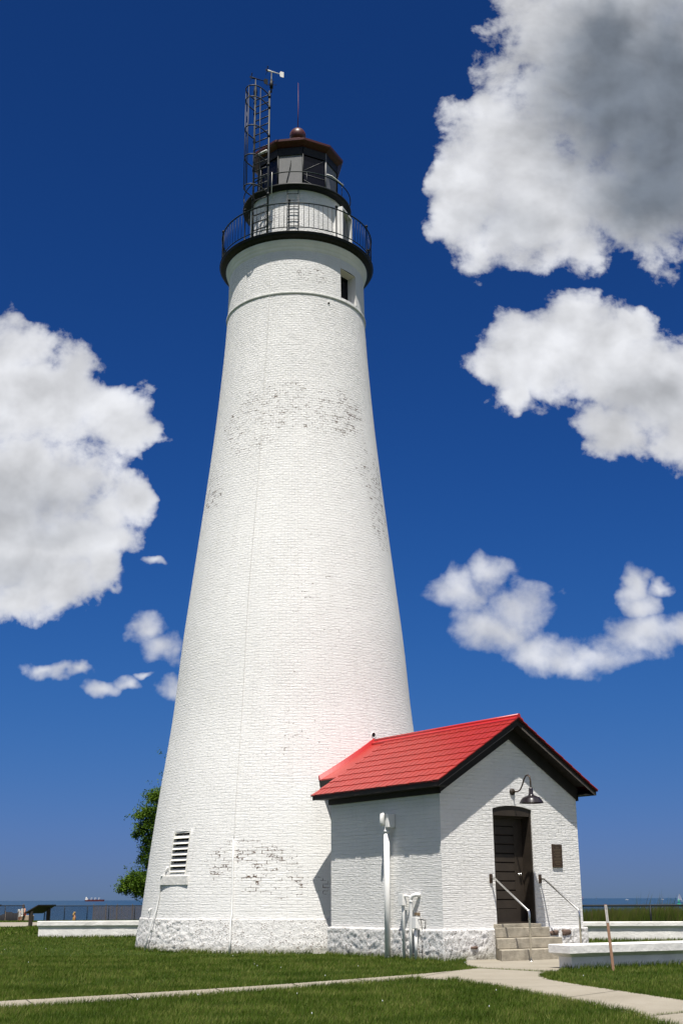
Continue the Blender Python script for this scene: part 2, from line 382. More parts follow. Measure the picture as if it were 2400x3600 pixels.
def tag(o,label=None,cat=None,group=None,kind=None):
    if label: o['label']=label
    if cat: o['category']=cat
    if group: o['group']=group
    if kind: o['kind']=kind
    return o
def empty(name,loc=(0,0,0),rz=0.):
    o=bpy.data.objects.new(name,None); COL.objects.link(o); o.location=loc; o.rotation_euler=(0,0,rz); o.empty_display_size=.3; return o
def sub_empty(name,parent):
    o=empty(name); o.parent=parent; return o
def copy_under(src,parent,loc=None,rz=None):
    c=src.copy(); COL.objects.link(c); c.parent=parent
    if loc is not None: c.location=loc
    if rz is not None: c.rotation_euler=(0,0,rz)
    return c
def arc_pts(r,z,n=96,a0=0,a1=2*PI): return [(r*math.cos(a0+(a1-a0)*i/n),r*math.sin(a0+(a1-a0)*i/n),z) for i in range(n if abs(a1-a0-2*PI)<1e-6 else n+1)]

# ------------------------------------------------------------------ lighthouse tower
T0=Vector((-1.389,33.966,0))
LH=empty('lighthouse_tower',T0); tag(LH,'tall tapering white brick lighthouse with black gallery and dark red lantern roof','lighthouse')
PROF=[(.70,3.985),(1.1,3.957),(3.015,3.743),(4.217,3.585),(5.55,3.385),(6.6,3.27),(7.81,3.19),(9.4,3.0),(12.1,2.68),(14.82,2.385),(17.68,2.155),(19.25,2.115),(20.05,2.11)]
def RT(z):
    zs=[p[0] for p in PROF]; rs=[p[1] for p in PROF]; return float(np.interp(z,zs,rs))
# smooth the profile
_z=np.linspace(.70,20.05,160); _r=np.interp(_z,[p[0] for p in PROF],[p[1] for p in PROF])
for _ in range(60): _r[1:-1]=(_r[:-2]+_r[2:]+2*_r[1:-1])/4
def RT(z): return float(np.interp(z,_z,_r))
WIN_UP=(-49.,-29.5,18.40,19.40); WIN_LO=(-140.5,-129.8,1.82,2.86)
angs=sorted(set([round(a,2) for a in np.arange(-180,180,2.)]+[WIN_UP[0],WIN_UP[1],WIN_LO[0],WIN_LO[1]]))
zsv=sorted(set(list(np.round(np.concatenate([np.arange(.70,20.0,.25),[20.0]]),3))+[WIN_UP[2],WIN_UP[3],WIN_LO[2],WIN_LO[3]]))
def inwin(a,z):
    for w in (WIN_UP,WIN_LO):
        if w[0]-1e-3<=a<w[1]-1e-3 and w[2]-1e-3<=z<w[3]-1e-3: return True
    return False
mb=MB(); A2=angs+[angs[0]+360]
rows=[];uvs=[]
for z in zsv:
    r=RT(z); rows.append([(r*math.cos(R(a)),r*math.sin(R(a)),z) for a in A2]); uvs.append([(R(a)*U0,z) for a in A2])
mb.grid(rows,uvs,smooth=True,skip=lambda i,j: inwin(A2[j],zsv[i]))
# jambs of the two openings
for (a0,a1,z0,z1) in (WIN_UP,WIN_LO):
    am=R((a0+a1)/2); n_=Vector((math.cos(am),math.sin(am),0)); dep=.42 if z0>10 else .10
    P4=[Vector((RT(z)*math.cos(R(a)),RT(z)*math.sin(R(a)),z)) for a,z in ((a0,z0),(a1,z0),(a1,z1),(a0,z1))]
    Q4=[p-n_*dep-n_*((p-P4[0]).dot(n_) if False else 0) for p in P4]
    for k in range(4):
        k2=(k+1)%4; mb.face([P4[k],P4[k2],Q4[k2],Q4[k]],[(0,0),(.2,0),(.2,.2),(0,.2)])
tower=mb.build('tower_wall',M['tower'],LH)
# stone base, real relief
def stone_relief(p,amp):
    q=Vector((p.x*1.0,p.y*1.0,p.z*1.7))
    d,_=noise.voronoi(q*2.6); e=min(1,(d[1]-d[0])*3.)
    return amp*(e*.6-.2)+amp*.75*noise.fractal(q*8,.35,2.1,5)+amp*.35*noise.noise(q*34)
mb=MB(); rows=[];nA=720
for z in np.linspace(-.06,.775,30):
    rr=float(np.interp(z,[-.1,.775],[4.11,4.0])); row=[]
    for i in range(nA):
        a=2*PI*i/nA-PI; p=Vector((rr*math.cos(a),rr*math.sin(a),z))
        k=float(np.interp(math.degrees(a),[-180,-124,-118,-95,-60,0],[.95,.95,.45,.30,.5,.9]))
        ed=min(1,max(0,(.775-z)/.05))
        d=stone_relief(p,.021*k)*ed
        row.append(((rr+d)*math.cos(a),(rr+d)*math.sin(a),z))
    rows.append(row)
rows.append([(3.9*math.cos(2*PI*i/nA-PI),3.9*math.sin(2*PI*i/nA-PI),.785) for i in range(nA)])
mb.grid(rows,close=True); mb.build('stone_base',M['stone'],LH)
# belt course
mb=MB(); mb.lathe([(2.10,18.22),(2.150,18.235),(2.170,18.27),(2.175,18.315),(2.12,18.36)],96); mb.build('belt_course',plain('weathered_belt_paint',(.56,.56,.52),.8,0,.22,6.,.008,30,.2),LH)
# corbelled cornice
mb=MB(); mb.lathe([(2.10,19.70),(2.135,19.74),(2.15,19.80),(2.152,19.83),(2.17,19.845),(2.185,19.90),(2.19,19.93),(2.20,19.94),(2.22,20.0),(2.22,20.05)],96); mb.build('cornice',M['white'],LH)
# gallery
mb=MB(); mb.lathe([(2.18,20.035),(2.21,20.03),(2.235,20.05),(2.25,20.075),(2.30,20.085),(2.36,20.10),(2.40,20.13),(2.412,20.165),(2.405,20.18),(2.43,20.185),(2.43,20.21),(1.2,20.215)],128); mb.build('gallery_deck',M['black'],LH)
rail=sub_empty('gallery_railing',LH)
RR=2.37
mb=MB(); mb.tube(arc_pts(RR,21.19,128),.021,8,closed=True); mb.build('top_rail',M['green'],rail)
mb=MB(); mb.tube(arc_pts(RR,20.36,128),.016,8,closed=True); mb.build('bottom_rail',M['green'],rail)
mb=MB(); mb.lathe([(.0001,-.84),(.008,-.84),(.008,-.012),(.0001,-.012)],6); b0=None
mp=MB(); mp.lathe([(.0001,-1.0),(.05,-1.0),(.05,-.985),(.03,-.95),(.020,-.90),(.020,-.03),(.032,-.02),(.032,.0),(.018,.015),(.018,.03),(.038,.045),(.045,.075),(.036,.105),(.0001,.118)],12)
p0=None
a_base=-93.5
for k in range(10):
    a=a_base+36*k; x,y=RR*math.cos(R(a)),RR*math.sin(R(a))
    if p0 is None: p0=mp.build('post',M['black'],rail,(x,y,21.2))
    else: copy_under(p0,rail,(x,y,21.2))
    for j in range(1,10):
        b=a+3.6*j; x,y=RR*math.cos(R(b)),RR*math.sin(R(b))
        if b0 is None: b0=mb.build('baluster',M['black'],rail,(x,y,21.19))
        else: copy_under(b0,rail,(x,y,21.19))
# watch room
RW=1.50
mb=MB(); rows=[];uvs=[]
AW=np.arange(-180,181,3)
for z in (20.215,20.7,21.2,21.7,22.22):
    rows.append([(RW*math.cos(R(a)),RW*math.sin(R(a)),z) for a in AW]); uvs.append([(R(a)*U0*.8,z) for a in AW])
mb.grid(rows,uvs); mb.build('watch_room',M['room'],LH)
# doorway surround standing out of the watch room on the right, with a hatch panel
def radial(a,r,z,t=0): return Vector((r*math.cos(R(a))-t*math.sin(R(a)),r*math.sin(R(a))+t*math.cos(R(a)),z))
mb=MB()
for t0,t1 in ((-.42,-.36),(.36,.42)):
    mb.hexa([radial(-22,1.36,20.215,t0),radial(-22,1.74,20.215,t0),radial(-22,1.74,20.215,t1),radial(-22,1.36,20.215,t1)]+[radial(-22,1.36,21.85,t0),radial(-22,1.74,21.85,t0),radial(-22,1.74,21.85,t1),radial(-22,1.36,21.85,t1)])
mb.hexa([radial(-22,1.36,21.85,-.42),radial(-22,1.74,21.85,-.42),radial(-22,1.74,21.85,.42),radial(-22,1.36,21.85,.42)]+[radial(-22,1.36,21.9,-.42),radial(-22,1.74,21.9,-.42),radial(-22,1.74,21.9,.42),radial(-22,1.36,21.9,.42)])
sr=mb.build('door_surround',M['white'],LH)
mb=MB(); mb.hexa([radial(-22,1.52,20.24,-.35),radial(-22,1.60,20.24,-.35),radial(-22,1.60,20.24,.35),radial(-22,1.52,20.24,.35)]+[radial(-22,1.52,21.80,-.35),radial(-22,1.60,21.80,-.35),radial(-22,1.60,21.80,.35),radial(-22,1.52,21.80,.35)]); mb.build('gallery_door',M['grey'],sr)
# small ladder lying against the watch room
wl=sub_empty('wall_ladder',LH)
for t in (-.17,.17):
    mb=MB(); mb.tube([radial(-92.5,RW+.10,20.23,t),radial(-92.5,RW+.10,22.22,t)],.014,6); mb.build('rail',M['steel'],wl)
r0=None
for k in range(9):
    mb=MB()
    if r0 is None: mb.tube([radial(-92.5,RW+.10,0,-.17),radial(-92.5,RW+.10,0,.17)],.011,6); r0=mb.build('rung',M['steel'],wl,(0,0,20.42))
    else: copy_under(r0,wl,(0,0,20.42+.225*k))
# scuppers: short pipes let into the wall
def scupper(a,z,r,rad):
    mb=MB(); d=Vector((math.cos(R(a)),math.sin(R(a)),0)); c=d*r+Vector((0,0,z)); s1=Vector((-d.y,d.x,0)); u1=Vector((0,0,1))
    n=16
    def ring(q,off): return [c+d*off+(s1*math.cos(2*PI*i/n)+u1*math.sin(2*PI*i/n))*q for i in range(n)]
    mb.grid([ring(rad*.80,-.06),ring(rad*.80,.004),ring(rad,.006),ring(rad,-.03)],close=True)
    o=mb.build('drain_pipe',M['pipe'],LH); m2=MB(); m2.face(ring(rad*.79,-.004)); m2.build('opening',M['dark'],o)
scupper(-50.46,5.243,RT(5.243)+.01,.075); scupper(-61.2,18.06,RT(18.06)+.005,.05); scupper(-62,20.62,RW+.005,.07); scupper(-127,20.62,RW+.005,.08)
# lantern gallery
mb=MB(); mb.lathe([(1.2,22.20),(1.50,22.20),(1.66,22.215),(1.72,22.235),(1.74,22.26),(1.745,22.30),(1.0,22.305)],96); mb.build('lantern_deck',M['black'],LH)
lr=sub_empty('lantern_railing',LH)
mb=MB(); mb.tube(arc_pts(1.72,22.71,96),.018,8,closed=True); mb.build('top_rail',M['green'],lr)
p0=None
for k in range(8):
    a=-78+45*k; x,y=1.72*math.cos(R(a)),1.72*math.sin(R(a))
    if p0 is None:
        mb=MB(); mb.tube([(0,0,-.43),(0,0,0)],.012,6); p0=mb.build('post',M['steel'],lr,(x,y,22.71))
    else: copy_under(p0,lr,(x,y,22.71))
# lantern room: ten-sided
LR=sub_empty('lantern_room',LH)
vrt=[-90+10-36*1.0+36*k for k in range(10)]
RL=1.30; ZB,ZT=22.305,23.90
def lv(k,r,z): a=R(vrt[k%10]); return Vector((r*math.cos(a),r*math.sin(a),z))
kinds={0:'panel',1:'glass',2:'panel',9:'glass',8:'panel',3:'glass',4:'panel',5:'glass',6:'glass',7:'glass'}
for k in range(10):
    a,b=lv(k,RL,0),lv(k+1,RL,0); t=(b-a).normalized(); nrm=Vector((t.y,-t.x,0)); 
    if nrm.dot(a)<0: nrm=-nrm
    def slab(m0,m1,z0,z1,d0,d1,name,mat,par):
        q=MB(); A_=a+t*m0; B_=b-t*m1
        q.hexa([A_+nrm*d0+Vector((0,0,z0)),B_+nrm*d0+Vector((0,0,z0)),B_+nrm*d1+Vector((0,0,z0)),A_+nrm*d1+Vector((0,0,z0)),A_+nrm*d0+Vector((0,0,z1)),B_+nrm*d0+Vector((0,0,z1)),B_+nrm*d1+Vector((0,0,z1)),A_+nrm*d1+Vector((0,0,z1))])
        return q.build(name,mat,par)
    if kinds[k]=='panel': slab(.03,.03,ZB+.0,ZT-.26,-.04,-.01,'grey_panel',M['grey'],LR)
    else:
        slab(.03,.03,ZB+.06,ZT-.05,-.04,-.02,'window_pane',M['glass'],LR)
    q=MB(); c=lv(k,RL,0); q.tube([(c.x,c.y,ZB),(c.x,c.y,ZT)],.028,8); q.build('mullion',M['grey'] if k in (2,) else M['black'],LR)
mb=MB(); mb.lathe([(RL+.005,ZT-.27),(RL+.02,ZT-.27),(RL+.02,ZT),(RL-.1,ZT)],10,rot=R(vrt[0]),smooth=False); mb.build('lintel',M['black'],LR)
mb=MB(); mb.lathe([(1.22,ZB),(1.24,23.0),(.3,23.02)],10,rot=R(vrt[0]),smooth=False); mb.build('inner_curb',M['black'],LR)
# glazing bars seen inside the big pane: thin diagonal stays
a,b=lv(1,RL,0),lv(2,RL,0); t=(b-a); nrm=Vector((t.y,-t.x,0)).normalized(); nrm=nrm if nrm.dot(a)>0 else -nrm
for (f0,z0,f1,z1) in ((.03,23.05,.95,23.62),(.03,22.93,.97,22.93),(.05,22.72,.97,22.5)):
    q=MB(); q.tube([a+t*f0-nrm*.012+Vector((0,0,z0)),a+t*f1-nrm*.012+Vector((0,0,z1))],.008,6); q.build('stay_rod',M['grey'],LR)
q=MB(); a,b=lv(0,RL,0),lv(1,RL,0); t=b-a; nrm=Vector((t.y,-t.x,0)).normalized(); nrm=nrm if nrm.dot(a)>0 else -nrm
q.tube([a+t*.52+nrm*.02+Vector((0,0,23.42)),a+t*.50+nrm*.03+Vector((0,0,23.2)),a+t*.38+nrm*.02+Vector((0,0,22.75)),a+t*.30+nrm*.03+Vector((0,0,22.35))],.012,6); q.build('cable',M['black'],LR)
# lantern roof
rf=MB(); RE=1.50
prof=[(RL-.02,23.90),(RL+.06,23.94),(RE-.02,24.02),(RE,24.05),(RE+.005,24.12),(RE-.04,24.135),(.95,24.48),(.62,24.72),(.52,24.80),(.36,24.88),(.20,24.92),(.18,25.0)]
rf.lathe(prof,10,rot=R(vrt[0]),smooth=False); roof=rf.build('lantern_roof',M['maroon'],LH)
mb=MB(); mb.lathe([(.0001,-.27)]+[(.27*math.cos(R(a)),.27*math.sin(R(a))) for a in range(-80,90,10)]+[(.0001,.27)],32,c=(0,0,25.21)); mb.build('ball_finial',M['maroon'],roof)
mb=MB(); mb.tube([(0,0,25.46),(.01,0,26.3),(0.0,0,27.3)],[.016,.012,.006],6); mb.build('antenna_rod',M['rod'],roof)
# floodlight tube on the roof edge and small fittings at the rail
mb=MB(); mb.tube([radial(-128,1.5,23.86,-.35),radial(-128,1.5,23.86,.0)],.028,8); mb.build('lamp_tube',M['pipe'],LH)
mb=MB(); mb.tube([radial(-48,1.72,22.78,-.25),radial(-48,1.74,22.80,-.05),radial(-44,1.74,22.70,.35)],.02,6); mb.build('lamp_tube',M['pipe'],LH)
mb=MB(); mb.tube([radial(-114,1.78,22.75),radial(-114,1.78,22.62),radial(-114,1.79,21.95)],[.008,.012,.018],6); mb.build('whip_aerial',M['louvre'],LH)
# window frames
am=R((WIN_UP[0]+WIN_UP[1])/2); rr=RT(18.9)*math.cos(R(9.75))-.36
def wplane(a,r,t,z): return Vector((r*math.cos(a)-t*math.sin(a),r*math.sin(a)+t*math.cos(a),z))
uw=sub_empty('upper_window',LH)
mb=MB()
hw=.40
for (t0,t1,z0,z1) in ((-hw,-hw+.05,18.38,19.42),(hw-.05,hw,18.38,19.42),(-hw+.05,hw-.05,18.38,18.44),(-hw+.05,hw-.05,19.35,19.42),(-.02,.02,18.44,19.35)):
    mb.hexa([wplane(am,rr,t0,z0),wplane(am,rr+.05,t0,z0),wplane(am,rr+.05,t1,z0),wplane(am,rr,t1,z0),wplane(am,rr,t0,z1),wplane(am,rr+.05,t0,z1),wplane(am,rr+.05,t1,z1),wplane(am,rr,t1,z1)])
mb.build('frame',M['black'],uw)
mb=MB(); mb.face([wplane(am,rr+.015,-hw+.05,18.42),wplane(am,rr+.015,hw-.05,18.42),wplane(am,rr+.015,hw-.05,19.37),wplane(am,rr+.015,-hw+.05,19.37)]); mb.build('pane',M['glass'],uw)
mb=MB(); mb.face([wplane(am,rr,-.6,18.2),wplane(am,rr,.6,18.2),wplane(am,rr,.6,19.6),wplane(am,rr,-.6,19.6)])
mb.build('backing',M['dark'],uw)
# louvred vent low on the left
lw=sub_empty('louvred_vent',LH)
am2=R((WIN_LO[0]+WIN_LO[1])/2); rl=RT(2.35)
hw=.34
def lp(d,t,z): return wplane(am2,RT(z)*math.cos(R(5.3))+d,t,z)
mb=MB()
for (t0,t1,z0,z1) in ((-hw-.01,-hw+.035,1.81,2.87),(hw-.035,hw+.01,1.81,2.87),(-hw+.035,hw-.035,1.81,1.86),(-hw+.035,hw-.035,2.82,2.87)):
    mb.hexa([lp(-.09,t0,z0),lp(.0,t0,z0),lp(.0,t1,z0),lp(-.09,t1,z0),lp(-.09,t0,z1),lp(.0,t0,z1),lp(.0,t1,z1),lp(-.09,t1,z1)])
mb.build('frame',M['louvre'],lw)
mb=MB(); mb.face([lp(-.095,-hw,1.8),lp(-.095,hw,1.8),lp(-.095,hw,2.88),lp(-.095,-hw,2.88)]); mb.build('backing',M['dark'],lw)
for k in range(7):
    z=1.895+.136*k; mb=MB()
    mb.hexa([lp(.015,-hw+.036,z-.03),lp(.03,-hw+.036,z-.022),lp(.03,hw-.036,z-.022),lp(.015,hw-.036,z-.03),lp(-.075,-hw+.036,z+.05),lp(-.06,-hw+.036,z+.06),lp(-.06,hw-.036,z+.06),lp(-.075,hw-.036,z+.05)])
    mb.build('slat',M['louvre'],lw)
mb=MB(); rs=RT(1.68)
pts=[]
for z in (1.565,1.785):
    for d in (-.10,.075):
        for a in (-144.2,-128.2): pts.append(wplane(am2,RT(1.7)+d-(.045 if True else 0),(R(a)-am2)*3.9,z))
p=pts; mb.hexa([p[0],p[1],p[3],p[2],p[4],p[5],p[7],p[6]]); mb.build('sill',M['wallwhite'],lw,bevel=.008)
# conduits clipped to the tower
def tpt(a,z,off=.015):
    r=RT(z) if z>.775 else float(np.interp(z,[0,.775],[4.13,4.03])); 
    return Vector(((r+off)*math.cos(R(a)),(r+off)*math.sin(R(a)),z))
pth=[(-109.2,20.0),(-109.3,18.4),(-110.3,15.7),(-110.15,12.35),(-110.9,9.16),(-110.4,6.2),(-109.9,3.6),(-109.5,2.62)]
fine=[]
for i in range(len(pth)-1):
    for k in range(8): u=k/8; fine.append((pth[i][0]*(1-u)+pth[i+1][0]*u,pth[i][1]*(1-u)+pth[i+1][1]*u))
fine.append(pth[-1])
mb=MB(); mb.tube([tpt(a,z,.014) for a,z in fine],.006,5); mb.build('lightning_cable',plain('faded_cable',(.64,.63,.60),.6),LH)
mb=MB(); mb.tube([tpt(a,z,.03 if z>.8 else .05) for a,z in [(-109.5,2.6),(-109.2,2.1),(-108.6,1.38),(-108.4,.9),(-108.2,.7),(-107.9,.3),(-107.86,0)]],.022,8); mb.build('conduit',M['pipe'],LH)
mb=MB(); mb.tube([tpt(a,z,.03 if z>.8 else .05) for a,z in [(-141.0,2.0),(-142.3,1.9),(-142.4,1.8)]]+[tpt(-143.2,1.79,.09)]+[tpt(a,z,.03 if z>.8 else .05) for a,z in [(-144.4,1.72),(-144.6,1.3),(-145.4,.97),(-145.6,.7),(-146.8,.35),(-147.7,0)]],.020,8); mb.build('conduit',M['pipe'],LH)
mb=MB(); mb.tube([tpt(-151,1.0,.0),tpt(-151,.99,.05),tpt(-151,.90,.06)],.02,8); mb.build('vent_stub',M['pipe'],LH)

# caged ladder mast on the gallery
CL=sub_empty('caged_ladder',LH)
PR=Vector((-.80,-2.20,0)); PL=Vector((-1.27,-1.90,0))
mb=MB(); mb.tube([PR+Vector((0,0,20.21)),PR+Vector((0,0,25.3))],.032,8); mb.build('rail',M['steel'],CL)
mb=MB(); mb.tube([PL+Vector((0,0,20.21)),PL+Vector((0,0,25.3))],.032,8); mb.build('rail',M['steel'],CL)
r0=None
for k in range(19):
    z=20.5+.26*k
    if r0 is None:
        mb=MB(); mb.tube([PR+Vector((0,0,0)),PL+Vector((0,0,0))],.019,6); r0=mb.build('rung',M['steel'],CL,(0,0,z))
    else: copy_under(r0,CL,(0,0,z))
mid=(PR+PL)/2; ax=(PL-PR).normalized(); ou=Vector((-ax.y,ax.x,0)); 
if ou.dot(Vector((-.7,-.7,0)))<0: ou=-ou
hp=[]
for k in range(17):
    th=PI*k/16; hp.append(mid+ax*(-math.cos(th))*(.25+.10*math.sin(th))+ou*(.70*math.sin(th)**.8))
h0=None
for z in (25.17,24.76,23.73,22.70,21.66):
    if h0 is None:
        mb=MB(); mb.tube(hp,.020,6); h0=mb.build('hoop',M['steel'],CL,(0,0,z))
    else: copy_under(h0,CL,(0,0,z))
b0=None
for k in (3,5,8,11,13):
    p=hp[k]
    if b0 is None:
        mb=MB(); mb.tube([(0,0,21.66),(0,0,25.17)],.014,6); b0=mb.build('cage_bar',M['steel'],CL,(p.x,p.y,0))
    else: copy_under(b0,CL,(p.x,p.y,0))
for P_ in (PR,PL):
    for z in (25.1,24.7,23.67,22.64,21.60):
        mb=MB(); mb.tube([P_+Vector((0,0,z-.05)),P_+Vector((0,0,z+.05))],.045,8); mb.build('clamp',M['black'],CL)
# wind instruments
def wind(base,ztop,ang,mat,tail):
    w=sub_empty('wind_sensor',LH)
    mb=MB(); mb.tube([base+Vector((0,0,25.25)),base+Vector((0,0,ztop))],[.026,.018],8); mb.build('mast',M['steel'],w)
    mb=MB(); mb.tube([base+Vector((0,0,ztop-.62)),base+Vector((0,0,ztop-.48)),base+Vector((0,0,ztop-.30))],[.05,.06,.035],8); mb.build('junction_box',M['black'],w)
    if tail:
        for dz,aa in ((-.50,0.3),(-.42,2.2),(-.56,1.2)):
            mb=MB(); d=Vector((math.cos(aa),math.sin(aa),.25)); c=base+Vector((0,0,ztop+dz)); mb.tube([c-d*.17,c+d*.17],.008,5); mb.build('crossarm',M['black'],w)
    d=Vector((math.cos(ang),math.sin(ang),0)); c=base+Vector((0,0,ztop)); s1=Vector((-d.y,d.x,0))
    mb=MB(); mb.tube([c-d*.14,c-d*.10,c+d*.02,c+d*.30],[.02,.030,.020,.010],8); bd=mb.build('body',mat,w)
    mb=MB(); q=c+d*.26
    P_=[q+Vector((0,0,.0)),q+d*.04+Vector((0,0,.10)),q+d*.15+Vector((0,0,.10)),q+d*.15-Vector((0,0,.10)),q+d*.04-Vector((0,0,.10))]
    mb.face([p+s1*.006 for p in P_]); mb.face([p-s1*.006 for p in P_][::-1])
    for i in range(5): mb.face([P_[i]+s1*.006,P_[i]-s1*.006,P_[(i+1)%5]-s1*.006,P_[(i+1)%5]+s1*.006])
    mb.build('tail_fin',mat,w)
    mb=MB(); q=c-d*.15
    for k in range(4):
        a=PI/4+k*PI/2; e=s1*math.cos(a)+Vector((0,0,1))*math.sin(a); f=d.cross(e)
        mb.hexa([q+e*.01-f*.012-d*.006,q+e*.01+f*.012-d*.006,q+e*.01+f*.012+d*.006,q+e*.01-f*.012+d*.006,q+e*.14-f*.03-d*.02,q+e*.14+f*.03-d*.006,q+e*.14+f*.03+d*.002,q+e*.14-f*.03-d*.012])
    mb.build('propeller',M['black'],w)
wind(PR+Vector((.05,0,0)),26.03,R(24),M['shipwhite'],True); wind(PL+Vector((.0,-.0,0)),26.00,R(24),M['black'],False)

# ------------------------------------------------------------------ entrance building (local x along the gable front, y going back)
ALPHA=math.atan2(.5751,.8180)
EB=empty('entrance_building',(2.044,26.0,0),ALPHA); tag(EB,'small white brick gabled entry house with red metal roof against the tower','building')
BW,BL=4.032,4.037; ZS,ZF=.602,3.337
SL=.628; ZR=5.077; XC=2.016
def zroof(x): return ZR-SL*abs(x-XC)
mb=MB()
def wf(pts): mb.face(pts,[(p[0]+7 if abs(p[1])<1e-6 else p[1]+.3,p[2]) for p in pts])
# front wall around the door opening
D0,D1,DZ,DA=1.47,2.625,.70,3.085
def ztopw(x): return zroof(x)-.26
arch=[(D0+(D1-D0)*i/10, DA+.075*(1-((i/10-.5)*2)**2)) for i in range(11)]
nx_=8
for i in range(nx_):
    a,b=D0*i/nx_,D0*(i+1)/nx_; wf([(a,0,ZS),(b,0,ZS),(b,0,ztopw(b)),(a,0,ztopw(a))])
xs=[D1+(BW-D1)*i/nx_ for i in range(nx_+1)]
for a,b in zip(xs[:-1],xs[1:]): wf([(a,0,ZS),(b,0,ZS),(b,0,ztopw(b)),(a,0,ztopw(a))])
wf([(D0,0,ZS),(D1,0,ZS),(D1,0,DZ),(D0,0,DZ)])
ax_=[p[0] for p in arch]
for i in range(10):
    (a,za),(b,zb)=arch[i],arch[i+1]
    if a<XC<b: wf([(a,0,za),(b,0,zb),(b,0,ztopw(b)),(XC,0,ztopw(XC)),(a,0,ztopw(a))])
    else: wf([(a,0,za),(b,0,zb),(b,0,ztopw(b)),(a,0,ztopw(a))])
# side walls and back wall
for x in (0,BW):
    ys=[BL*i/8 for i in range(9)]
    for a,b in zip(ys[:-1],ys[1:]): mb.face([(x,a,ZS),(x,b,ZS),(x,b,3.5),(x,a,3.5)],[(p+.3,z) for p,z in ((a,ZS),(b,ZS),(b,3.5),(a,3.5))])
mb.face([(0,BL,ZS),(BW,BL,ZS),(BW,BL,ztopw(BW)),(XC,BL,ztopw(XC)),(0,BL,ztopw(0))],[(p,z) for p,z in ((0,ZS),(BW,ZS),(BW,3.7),(XC,4.9),(0,3.7))])
# reveals of the door opening, brick edge
for x in (D0,D1): mb.face([(x,0,DZ),(x,.06,DZ),(x,.06,DA),(x,0,DA)],[(0,0),(.06,0),(.06,2.4),(0,2.4)])
for i in range(10):
    (a,za),(b,zb)=arch[i],arch[i+1]; mb.face([(a,0,za),(b,0,zb),(b,.06,zb),(a,.06,za)],[(0,0),(.1,0),(.1,.06),(0,.06)])
ebw=mb.build('brick_wall',M['brick'],EB)
# passage towards the tower
mb=MB()
for x in (.80,3.25):
    mb.face([(x,BL+.002,ZS-.6),(x,5.75,ZS-.6),(x,5.75,4.1),(x,BL+.002,4.1)],[(0,0),(1.7,0),(1.7,3.9),(0,3.9)])
mb.build('passage_wall',M['brick'],EB)
# rubble plinth with real relief
mb=MB()
def relief_strip(p0,p1,nrm,z0,z1,n,flip=False,amp=.018):
    rows=[]
    p0=Vector(p0);p1=Vector(p1);nrm=Vector(nrm)
    for j in range(22):
        z=z0+(z1-z0)*j/21; row=[]
        for i in range(n+1):
            p=p0.lerp(p1,i/n); q=Vector((p.x+9,p.y+3,z)); e=min(1,min(i,n-i)/2.)*min(1,(21-j)/2.)
            d=stone_relief(q,amp)*e; row.append(p+nrm*d+Vector((0,0,z)))
        rows.append(row)
    rows.append([r-nrm*.12+Vector((0,0,.012)) for r in [p0.lerp(p1,i/n)+Vector((0,0,z1)) for i in range(n+1)]])
    mb.grid(rows)
o_=.065
relief_strip((-o_,BL+o_,0),(-o_,-o_,0),(-1,0,0),-.06,ZS,150)
relief_strip((-o_,-o_,0),(D0-.30,-o_,0),(0,-1,0),-.06,ZS,60)
relief_strip((D0-.30,-o_,0),(D1+.15,-o_,0),(0,-1,0),-.06,ZS,50,amp=.01)
relief_strip((D1+.15,-o_,0),(BW+o_,-o_,0),(0,-1,0),-.06,ZS,60,amp=.025)
relief_strip((BW+o_,-o_,0),(BW+o_,BL+o_,0),(1,0,0),-.06,ZS,60)
mb.face([(-o_,BL+o_,-.06),(BW+o_,BL+o_,-.06),(BW+o_,BL+o_,ZS),(-o_,BL+o_,ZS)])
pl=mb.build('stone_plinth',M['stone'],EB)
# bare brown stones at the right of the steps
for (x,z,w,h) in ((3.05,.50,.26,.10),(3.42,.505,.27,.12),(3.12,.27,.22,.045),(.75,.25,.20,.05)):
    q=MB(); n=14; c=Vector((x,-o_-.022,z)); ring=[]
    for i in range(n):
        a=2*PI*i/n; rr_=1+.28*noise.noise(Vector((x*7+math.cos(a)*1.4,z*5+math.sin(a)*1.4,3.)))
        ex=abs(math.cos(a))**.6*(1 if math.cos(a)>0 else -1); ez=abs(math.sin(a))**.6*(1 if math.sin(a)>0 else -1)
        ring.append((ex*w/2*rr_,ez*h/2*rr_))
    q.grid([[c+Vector((u*k,-d,v*k)) for u,v in ring] for k,d in ((1,-.03),(1,.0),(.8,.018),(.35,.024),(.01,.026))],close=True)
    q.build('bare_stone',M['bare'] if 'bare' in M else plain('bare_brown_stone',(.13,.085,.065),.9,0,.35,22.,.012,40),pl)
# frieze boards
mb=MB()
FO=.045
mb.box((-FO,-FO,ZF),(0-.002,BL+FO,3.52)); mb.box((BW+.002,-FO,ZF),(BW+FO,BL+FO,3.52))
for sgn in (0,1):
    X=lambda x: x if sgn==0 else BW-x
    for i in range(1):
        a,b=-FO,XC
        za,zb=zroof(a),zroof(b)
        lo,hi=.475,.20
        mb.hexa([(X(a),-FO,za-.26),(X(b),-FO,zb-lo),(X(b),-.002,zb-lo),(X(a),-.002,za-.26),(X(a),-FO,za-hi+.03),(X(b),-FO,zb-hi+.03),(X(b),-.002,zb-hi+.03),(X(a),-.002,za-hi+.03)] if False else
                [(X(a),-FO,ZF+.003),(X(b),-FO,4.607),(X(b),-.003,4.607),(X(a),-.003,ZF+.003),(X(a),-FO,za-hi+.03),(X(b),-FO,zb-hi+.03),(X(b),-.003,zb-hi+.03),(X(a),-.003,za-hi+.03)])
mb.build('frieze_board',M['soffit'],EB)
